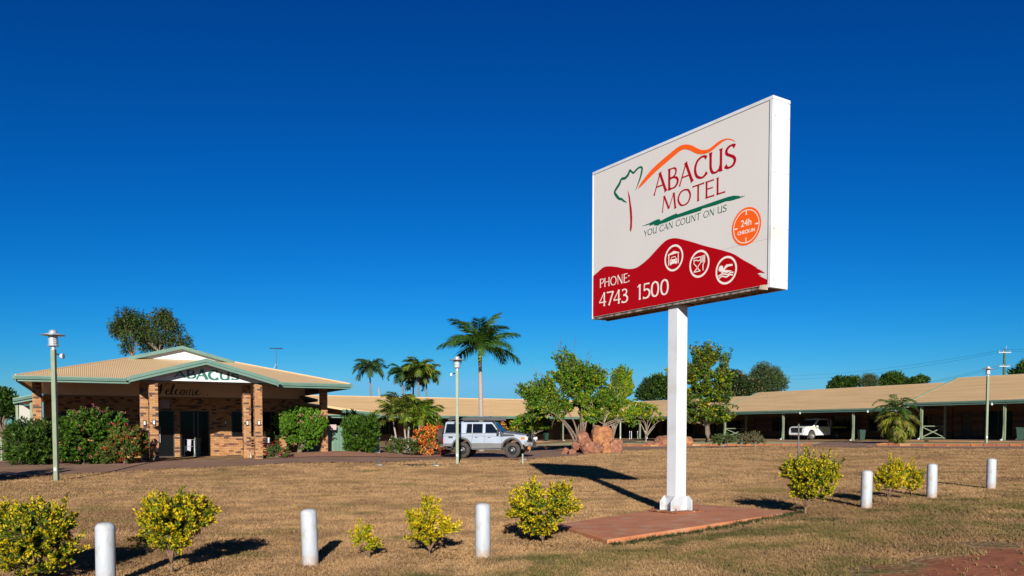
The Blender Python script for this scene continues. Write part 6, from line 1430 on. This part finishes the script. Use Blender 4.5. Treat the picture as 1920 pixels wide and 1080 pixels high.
# --- palms
def frond_mesh(Lf, nl, ll, droop, rise, cols, seed, lw=.045, plum=.6, sag=.5):
    """feather leaf along +x, starting at the origin"""
    rng = np.random.default_rng(seed); mb = MB(); pts = []
    x = z = 0; a = rise; n = 14; ds = Lf/n
    for i in range(n+1): pts.append(Vector((x, 0, z))); x += ds*math.cos(a); z += ds*math.sin(a); a -= droop/n*(.5+1.2*i/n)
    mb.tube(pts, list(np.linspace(.035, .006, n+1)), 4, m=0, caps=False)
    for k in range(nl):
        t = .10+.90*k/(nl-1); f = t*n; i = min(int(f), n-1); p = pts[i].lerp(pts[i+1], f-i); d = (pts[i+1]-pts[i]).normalized()
        up = Vector((-d.z, 0, d.x)); l = ll*(math.sin(math.pi*min(1, .18+t*.82))**.55)*rng.uniform(.85, 1.1)
        for s in (-1, 1):
            sd_ = Vector((0, s, 0)); dir_ = (d*rng.uniform(.55, .9)+sd_*1.0+up*rng.uniform(-plum, plum)*.7).normalized()
            m_ = p+dir_*l*.5-Vector((0, 0, l*sag*.12)); e = p+dir_*l*.93-Vector((0, 0, l*sag*.55)); wv = d*lw
            mb.add([p-wv*.4, p+wv*.4, m_+wv, m_-wv, e], [(0, 1, 2, 3), (3, 2, 4)], rng.choice(len(cols)))
    return mb.mesh('frond', [L_[c] for c in cols])
def palm(label, base, top, fr, Lf, tr_r, cols, seed, shaft=0, tmat='palmtrunk', nl=34, ll=.5, group=None, lw=.045, droop=1.7, lean=(0, 0), rises=(.15, 1.15), name='palm_tree', thin=.75, sag=.8, plum=.6):
    """base, top: world points of foot and crown"""
    rng = np.random.default_rng(seed); t = thing(name, label, 'palm', tuple(base), 0, group); top = Vector(top)-Vector(base)
    n = 10; pts = [Vector((top.x*(i/n)**1.3, top.y*(i/n)**1.3, top.z*i/n)) for i in range(n+1)]
    rr = [tr_r*(1.15-(1.15-thin)*i/n+(.25 if i == 0 else 0)) for i in range(n+1)]
    mb = MB(); pts[0].z -= .1; mb.tube(pts, rr, 10); tk = mb.build('trunk', M[tmat], t, smooth=True)
    if shaft:
        mb = MB(); mb.tube([top, top+Vector((0, 0, shaft*.3)), top+Vector((0, 0, shaft*.7)), top+Vector((0, 0, shaft))], [tr_r*.80, tr_r*.86, tr_r*.62, tr_r*.35], 10); mb.build('crownshaft', M['crownshaft'], t, smooth=True)
    c0 = top+Vector((0, 0, shaft*.95)); ms = [frond_mesh(Lf*rng.uniform(.9, 1.08), nl, ll, droop*rng.uniform(.75, 1.25), 0, cols, seed*10+k, lw, plum, sag) for k in range(4)]
    for k in range(fr):
        o = link(bpy.data.objects.new('frond', ms[k % 4])); setparent(o, t)
        a = 2.399*k+rng.uniform(-.2, .2); e = rises[0]+(rises[1]-rises[0])*(k/(fr-1))
        o.location = c0+Vector((0, 0, .04*k/fr)); o.rotation_euler = (rng.uniform(-.25, .25), -e, a)
    return t
def palm_at(label, px, D, pytop, *a, dx=0, **k):
    b = ground_pt(px, D) if D < 110 else Vector((*XY(px, D), .3)); tp = W(px+dx, pytop, D); return palm(label, b, tp, *a, **k)
palm_at('tall royal palm with smooth grey trunk behind the four wheel drive', 903, 56, 680, 17, 3.15, .17, ('pg', 'pd', 'pg', 'mg'), 80, shaft=1.05, nl=62, ll=.85, lw=.04, dx=-3, droop=1.75, rises=(.15, 1.5), sag=1.0)
bgp = dict(tmat='palmtrunkdark', nl=34, ll=.95, lw=.07, droop=2.3, rises=(.1, 1.35), group=None, sag=1.1)
palm_at('lone slender palm above the back wing roof, left of the palm cluster', 698, 112, 692, 15, 2.9, .13, ('pd', 'pg', 'gg'), 81, dx=-5, **bgp)
palm_at('leftmost palm of the cluster above the back wing roof', 758, 112, 700, 13, 2.6, .13, ('pd', 'pg'), 82, dx=-4, **bgp)
palm_at('tallest bushy palm in the middle of the cluster above the back roof', 786, 108, 692, 16, 2.8, .14, ('pd', 'pg', 'py'), 83, dx=-2, **bgp)
palm_at('darker palm half hidden in the middle of the cluster', 775, 116, 712, 13, 2.6, .13, ('pd', 'pd', 'pg'), 84, **bgp)
palm_at('rightmost drooping palm of the cluster above the back roof', 799, 112, 702, 14, 2.8, .12, ('pd', 'pg', 'py'), 85, dx=1, **bgp)
palm_at('dark palm crown peeping between the boulder tree and the slim tree', 1148, 110, 738, 13, 2.5, .14, ('pd', 'pg'), 86, **bgp)
x, y = XY(716, 112); mb = MB(); mb.tube([(0, 0, 0), (-.4, 0, W(711, 727, 112).z-.3)], [.12, .09], 7); o = mb.build('dead_palm_trunk', M['palmtrunk']); o.location = (x, y, .3); tag(o, 'bare topless palm trunk beside the lone slender palm', 'palm trunk')
# golden cane clumps by the white flowering bush
cg = dict(nl=36, ll=.52, lw=.03, droop=1.5, thin=.8, name='cane_palm', sag=.9)
for i, (px, D, py, fr, lb, cols, dx) in enumerate([(746, 49, 775, 11, 'leaning cane palm left of the clump near the white flowering bush', ('pg', 'py', 'ol'), -12), (762, 50, 762, 13, 'tallest cane palm of the clump near the white flowering bush', ('pg', 'py', 'ol'), -8),
                                   (765, 49.5, 772, 12, 'middle cane palm of the clump with pale stem', ('pg', 'py'), 2), (790, 49, 785, 12, 'bright cane palm behind the orange bougainvillea', ('py', 'pg', 'bg'), 2), (805, 50.5, 775, 12, 'cane palm with long arching right hand fronds beside the four wheel drive', ('pg', 'py', 'ol'), -6)]):
    palm_at(lb, px, D, py, fr, 1.5+.12*(i == 1), .055, cols, 90+i, dx=dx, rises=(-.1, 1.3), **cg)
# feathery palm in front of wing A/B
palm_at('bushy feathery palm before the step between the two right hand wings', 1687, 53, 790, 34, 1.65, .10, ('py', 'pg', 'ol', 'dry', 'py'), 96, dx=-3, nl=34, ll=.55, lw=.035, droop=1.7, rises=(-1.2, .9), name='feather_palm', sag=1.0)
palm_at('taller arching palm rising out of the bushy feathery palm', 1684, 53.4, 768, 12, 1.9, .09, ('pg', 'ol', 'pg'), 97, dx=-4, nl=30, ll=.45, lw=.03, droop=2.0, rises=(.1, 1.3), name='feather_palm', sag=.9)
# tall shrubs off to the left, beyond the frame edge, whose shade falls across the drive
plant('garden_shrub', 'tall dark shrub standing just outside the left edge beside the drive', 'shrub', (-18.2, 22.4, g(-18.2, 22.4)), [(np.array((-18.2, 22.4, 1.4)), np.array((1.8, 1.1, 1.25))), (np.array((-20.2, 22.9, 1.2)), np.array((1.6, 1.1, 1.1))), (np.array((-17.2, 22.6, 1.75)), np.array((1.2, .9, 1.35)))], twigs=420, per=30, L=.15, Wd=.06, cols=('mg', 'dg'), wts=(1, 1), limbs=8, multi=True, stem_r=.05, twiglen=.5, seed=99)

# ------------------------------------------------------------------ boulders
from mathutils import noise as mn
RM = [mat('boulder_red', (.34, .135, .075), (.19, .07, .04), 3.5, .95, 1.0, 7, dist=.10, c3=(.42, .21, .12), s3=5, contrast=(.38, .62)), mat('boulder_orange', (.48, .205, .075), (.28, .11, .05), 3.5, .95, 1.0, 7, dist=.10, c3=(.25, .10, .05), s3=4, contrast=(.38, .62))]
import bmesh
def rock(px, py, D, rx, ry, label, m=0, seed=1, rot=0, blocky=.0, group=None, pos=None):
    c = W(px, py, D); k = D/F; bm = bmesh.new(); bmesh.ops.create_icosphere(bm, subdivisions=4, radius=1)
    rr = Vector((rx*k, rx*k*.85, ry*k)); o_ = Vector((seed*7.3, seed*3.1, seed))
    for v in bm.verts:
        n = v.co.normalized(); f = 1+.26*mn.noise(n*1.2+o_)+.08*mn.noise(n*2.8+o_)+.03*mn.noise(n*7+o_)
        if blocky:
            q = max(abs(n.x), abs(n.y), abs(n.z)); f *= (1-blocky)+blocky/q*.86
        p = n*f; p = Vector((p.x*rr.x, p.y*rr.y, p.z*rr.z)); p.rotate(Matrix.Rotation(rot, 3, 'Y')); v.co = p
    me = bpy.data.meshes.new('boulder'); bm.to_mesh(me); bm.free(); me.materials.append(RM[m]); me.polygons.foreach_set('use_smooth', [True]*len(me.polygons))
    o = link(bpy.data.objects.new('boulder', me)); o.location = c; return tag(o, label, 'boulder', 'boulders' if group is None else group)
rock(1129, 824, 47.8, 22, 27, 'tall orange boulder standing upright at the back of the main rock pile', 1, 14, .18, .75)
rock(1095, 828, 47.3, 13, 20, 'squarish red boulder on the left of the main rock pile', 0, 2, -.2, .4)
rock(1110, 843, 45.8, 20, 14, 'rounded boulder lying at the front centre of the main rock pile', 0, 3, .05, .1)
rock(1137, 842, 46.2, 10, 14, 'narrow pitted boulder wedged in the middle of the rock pile', 1, 4, 0, .3)
rock(1154, 839, 46.4, 15, 16, 'rounded red boulder at the right end of the main rock pile', 0, 5, .1, .2)
rock(1073, 849, 46.0, 9, 7, 'small rust red stone at the left foot of the rock pile', 0, 6, 0, .4)
rock(1060, 849, 46.5, 7, 9, 'smallest leftmost stone of the rock pile', 0, 7, .4, .4)
rock(1080, 836, 47.2, 8, 8, 'small stone resting between the leaning trunk and the red boulder', 0, 8, .2, .4)
rock(1247, 829, 60, 20, 13, 'large smooth boulder showing left of the sign pole', 0, 9, 0, .1)
rock(1218, 833, 60, 9, 5, 'low flat stone left of the smooth boulder near the sign pole', 0, 10, 0, .2)
rock(1288, 827, 60.5, 12, 9, 'pointed orange boulder showing right of the sign pole', 1, 11, .1, .2)
rock(1233, 834, 59.5, 10, 5, 'low stone in front of the smooth boulder near the sign pole', 0, 12, 0, .2)
# ------------------------------------------------------------------ small things
# folded leaning branch and shed twigs are left to the trees; towel stand by the door
def on_porch(s, r): v = BM @ Vector((s, r, .0)); return (v.x, v.y, rec.location.z)
tw = thing('towel_stand', 'small stand with hanging white towels beside the glass doors', 'stand', on_porch(1.98, 5.3), BA)
mb = MB()
for x_ in (-.24, .24): mb.tube([(x_, -.12, 0), (x_, 0, .90), (x_, .12, 0)], .010, 5)
mb.tube([(-.24, 0, .90), (.24, 0, .90)], .010, 5); mb.tube([(-.24, -.05, .55), (.24, -.05, .55)], .008, 5); mb.build('stand_frame', M['galv'], tw)
mb = MB(); mb.prism([(-.10, -.02, .36), (.06, -.04, .30), (.10, -.02, .90), (-.09, -.02, .91)], (0, .03, 0)); mb.build('towel', mat('lilac_white_towel', (.5, .5, .56), (.42, .42, .48), 9, .9), tw, bevel=.008)
mb = MB(); mb.b2((-.23, -.09, .30), (-.15, -.07, .58)); mb.build('towel', mat('blue_towel', (.10, .13, .2), (.25, .27, .3), 8, .9), tw, bevel=.01)
pb = thing('poster_board', 'small leaning poster board with coloured print by the glass doors', 'poster board', on_porch(2.38, 5.4), BA)
mb = MB(); mb.b2((-.14, 0, .02), (.14, .03, 1.0)); mb.build('board', mat('printed_poster', (.03, .08, .10), (.14, .13, .04), 5, .6, c3=(.12, .14, .13), s3=3), pb)
mb = MB(); mb.tube([(0, .03, .8), (0, .3, 0)], .012, 4); mb.build('prop', M['plastic'], pb)
seat = thing('garden_bench', 'bench with orange slats between the two right entrance pillars', 'bench', on_porch(4.75, 1.3), BA+.1)
so = mat('orange_slat', (.55, .12, .03), None, rough=.5)
for k in range(4):
    mb = MB(); mb.b2((-.55, -.2+.11*k, .43), (.55, -.12+.11*k, .46)); mb.build('seat_slat', so, seat)
for k in range(3):
    mb = MB(); mb.b2((-.55, .26, .58+.12*k), (.55, .29, .66+.12*k)); mb.build('back_slat', so, seat)
for sx in (-.5, .5):
    mb = MB(); mb.tube([(sx, -.2, 0), (sx, -.18, .42), (sx, .2, .42), (sx, .3, .95)], .02, 6); mb.tube([(sx, .2, .42), (sx, .26, 0)], .02, 6); mb.build('leg', M['galv'], seat)
bk_ = thing('planter_pot', 'white pot on the bench end by the right entrance pillar', 'pot', on_porch(4.98, .75), 0)
mb = MB(); mb.lathe([(.05, 0), (.05, .75), (.02, .78)], 8); mb.build('stand', M['plastic'], bk_); mb = MB(); mb.lathe([(.09, .78), (.12, 1.02), (.10, 1.03)], 14); mb.build('pot', M['white'], bk_)
# sprinklers, tap post, coiled hose, markers
def spr(px, D, label):
    p = ground_pt(px, D); t = thing('sprinkler', label, 'sprinkler', tuple(p), .3)
    mb = MB(); mb.lathe([(.16, 0), (.15, .03), (.05, .045), (.02, .05)], 14); mb.build('base', M['white'], t)
    mb = MB(); mb.tube([(0, 0, .04), (0, 0, .12)], .02, 6); mb.tube([(-.05, 0, .13), (.06, 0, .17)], .022, 6); mb.build('nozzle', mat('teal_plastic', (.02, .10, .14), None, rough=.5), t)
spr(710, 34.6, 'left white based lawn sprinkler near the drive edge'); spr(818, 35.0, 'right white based lawn sprinkler near the lamp post')
p = ground_pt(774, 35.2); mb = MB(); pts = []
for i in range(50):
    a = i*.42; r = .16+.10*math.sin(i*.7)+.004*i; pts.append((r*math.cos(a)*1.6, r*math.sin(a), .03+.02*math.sin(i*1.3)+.05*(i % 7 == 3)))
mb.tube(pts, .010, 4); o = mb.build('garden_hose', M['plastic']); o.location = p; tag(o, 'thin tangled black hose lying on the lawn left of the lamp post', 'hose')
p = ground_pt(838, 35.4); mb = MB(); mb.tube([(-.9, 0, .02), (-.3, .05, .03), (.3, -.03, .02), (.9, .02, .03)], .012, 4); o = mb.build('irrigation_pipe', M['plastic']); o.location = p; tag(o, 'short black pipe running from the right sprinkler to the lamp post', 'pipe')
p = ground_pt(980, 35.0); t = thing('tap_post', 'short grey stake with a garden tap in front of the bull bar', 'tap post', tuple(p), 0)
mb = MB(); mb.box((0, 0, .22), (.06, .06, .54)); mb.build('stake', M['post'], t)
mb = MB(); mb.tube([(.03, 0, .22), (.12, 0, .24), (.16, 0, .2)], .018, 6); mb.lathe([(.04, 0), (.04, .01)], 8, (.12, 0, .27)); mb.build('tap', M['galv'], t)
p = ground_pt(1497, 30); t = thing('timber_stake', 'grey upright stake with dead twigs tied to it behind the round shrub', 'stake', tuple(p), .2)
hh = W(1497, 795, 30).z-p.z
mb = MB(); mb.b2((-.02, -.02, -.1), (.02, .02, hh)); mb.build('upright', M['silverlow'], t); 
mb = MB(); rg = random.Random(4)
for k in range(12):
    pts = [Vector((.02, 0, .1))]
    for q in range(5): pts.append(pts[-1]+Vector((rg.uniform(.0, .14), rg.uniform(-.05, .05), rg.uniform(.05, .26))))
    mb.tube(pts, [.012, .01, .008, .006, .005, .004], 3, caps=False)
mb.build('dead_twigs', M['bark'], t)
# small plain sign on the green fence
v = W(624, 801, 41.9); mb = MB(); mb.b2((-.18, -.02, 0), (.18, .0, .28)); o = mb.build('warning_sign', mat('sign_pinkish', (.62, .5, .5), (.55, .3, .3), 12, .6)); o.location = (v.x, v.y, v.z-.14); o.rotation_euler = (0, 0, BA); tag(o, 'small pale notice on the green fence beside the outer brick pillar', 'sign')
# trough of pipes: bike rack like rails between boulders and wing
p = vl(13.2, -1.5)
t = thing('pipe_rack', 'low white pipe rails by the back wing right of the sign pole', 'rail', (*p, g(*p)), BA)
for k in range(3):
    mb = MB(); x_ = k*1.1; mb.tube([(x_, 0, 0), (x_, 0, .9), (x_+.25, 0, .9), (x_+.25, 0, 0)], .035, 6); mb.build('rail', M['white'], t)
# --- weeds growing against the slab and between shrubs
rng = np.random.default_rng(77); P = []; 
A_, B2 = np.array(SLAB[1]), np.array(SLAB[2])
for k in range(150):
    s_ = rng.uniform(0, 1); q = A_*(1-s_)+B2*s_+np.array((.05, -.08))*rng.uniform(.6, 2.5); P.append(q)
P = np.array(P); n = len(P)*16; idx = np.repeat(np.arange(len(P)), 16); base = np.c_[P[idx]+rng.normal(size=(n, 2))*.035, G(*P[idx].T)]
Dv = np.c_[rng.normal(size=(n, 2))*.6, np.ones(n)]
o = leaves_mesh('weeds', base, Dv, rng.uniform(.03, .09, n), rng.uniform(.006, .014, n), rng.integers(0, 3, n), [L_['dg'], L_['old'], L_['ol']], rng)
tag(o, 'green weeds along the front edge of the concrete slab', 'weeds', kind='stuff')
# fallen leaves and litter under shrubs
n = 2600; c = np.array([XY(px, D) for px, D in ((62, 8.5), (318, 8.95), (805, 10), (1018, 11), (1512, 13.4), (1667, 14.6))]); idx = rng.integers(0, len(c), n); q = c[idx]+rng.normal(size=(n, 2))*.33
base = np.c_[q, G(*q.T)+.025]; Dv = np.c_[rng.normal(size=(n, 2)), rng.normal(size=n)*.2]
o = leaves_mesh('leaf_litter', base, Dv, rng.uniform(.02, .04, n), rng.uniform(.012, .02, n), rng.integers(0, 3, n), [L_['br'], L_['dry'], L_['br']], rng)
tag(o, 'dry fallen leaves scattered under the road side shrubs', 'leaf litter', kind='stuff')
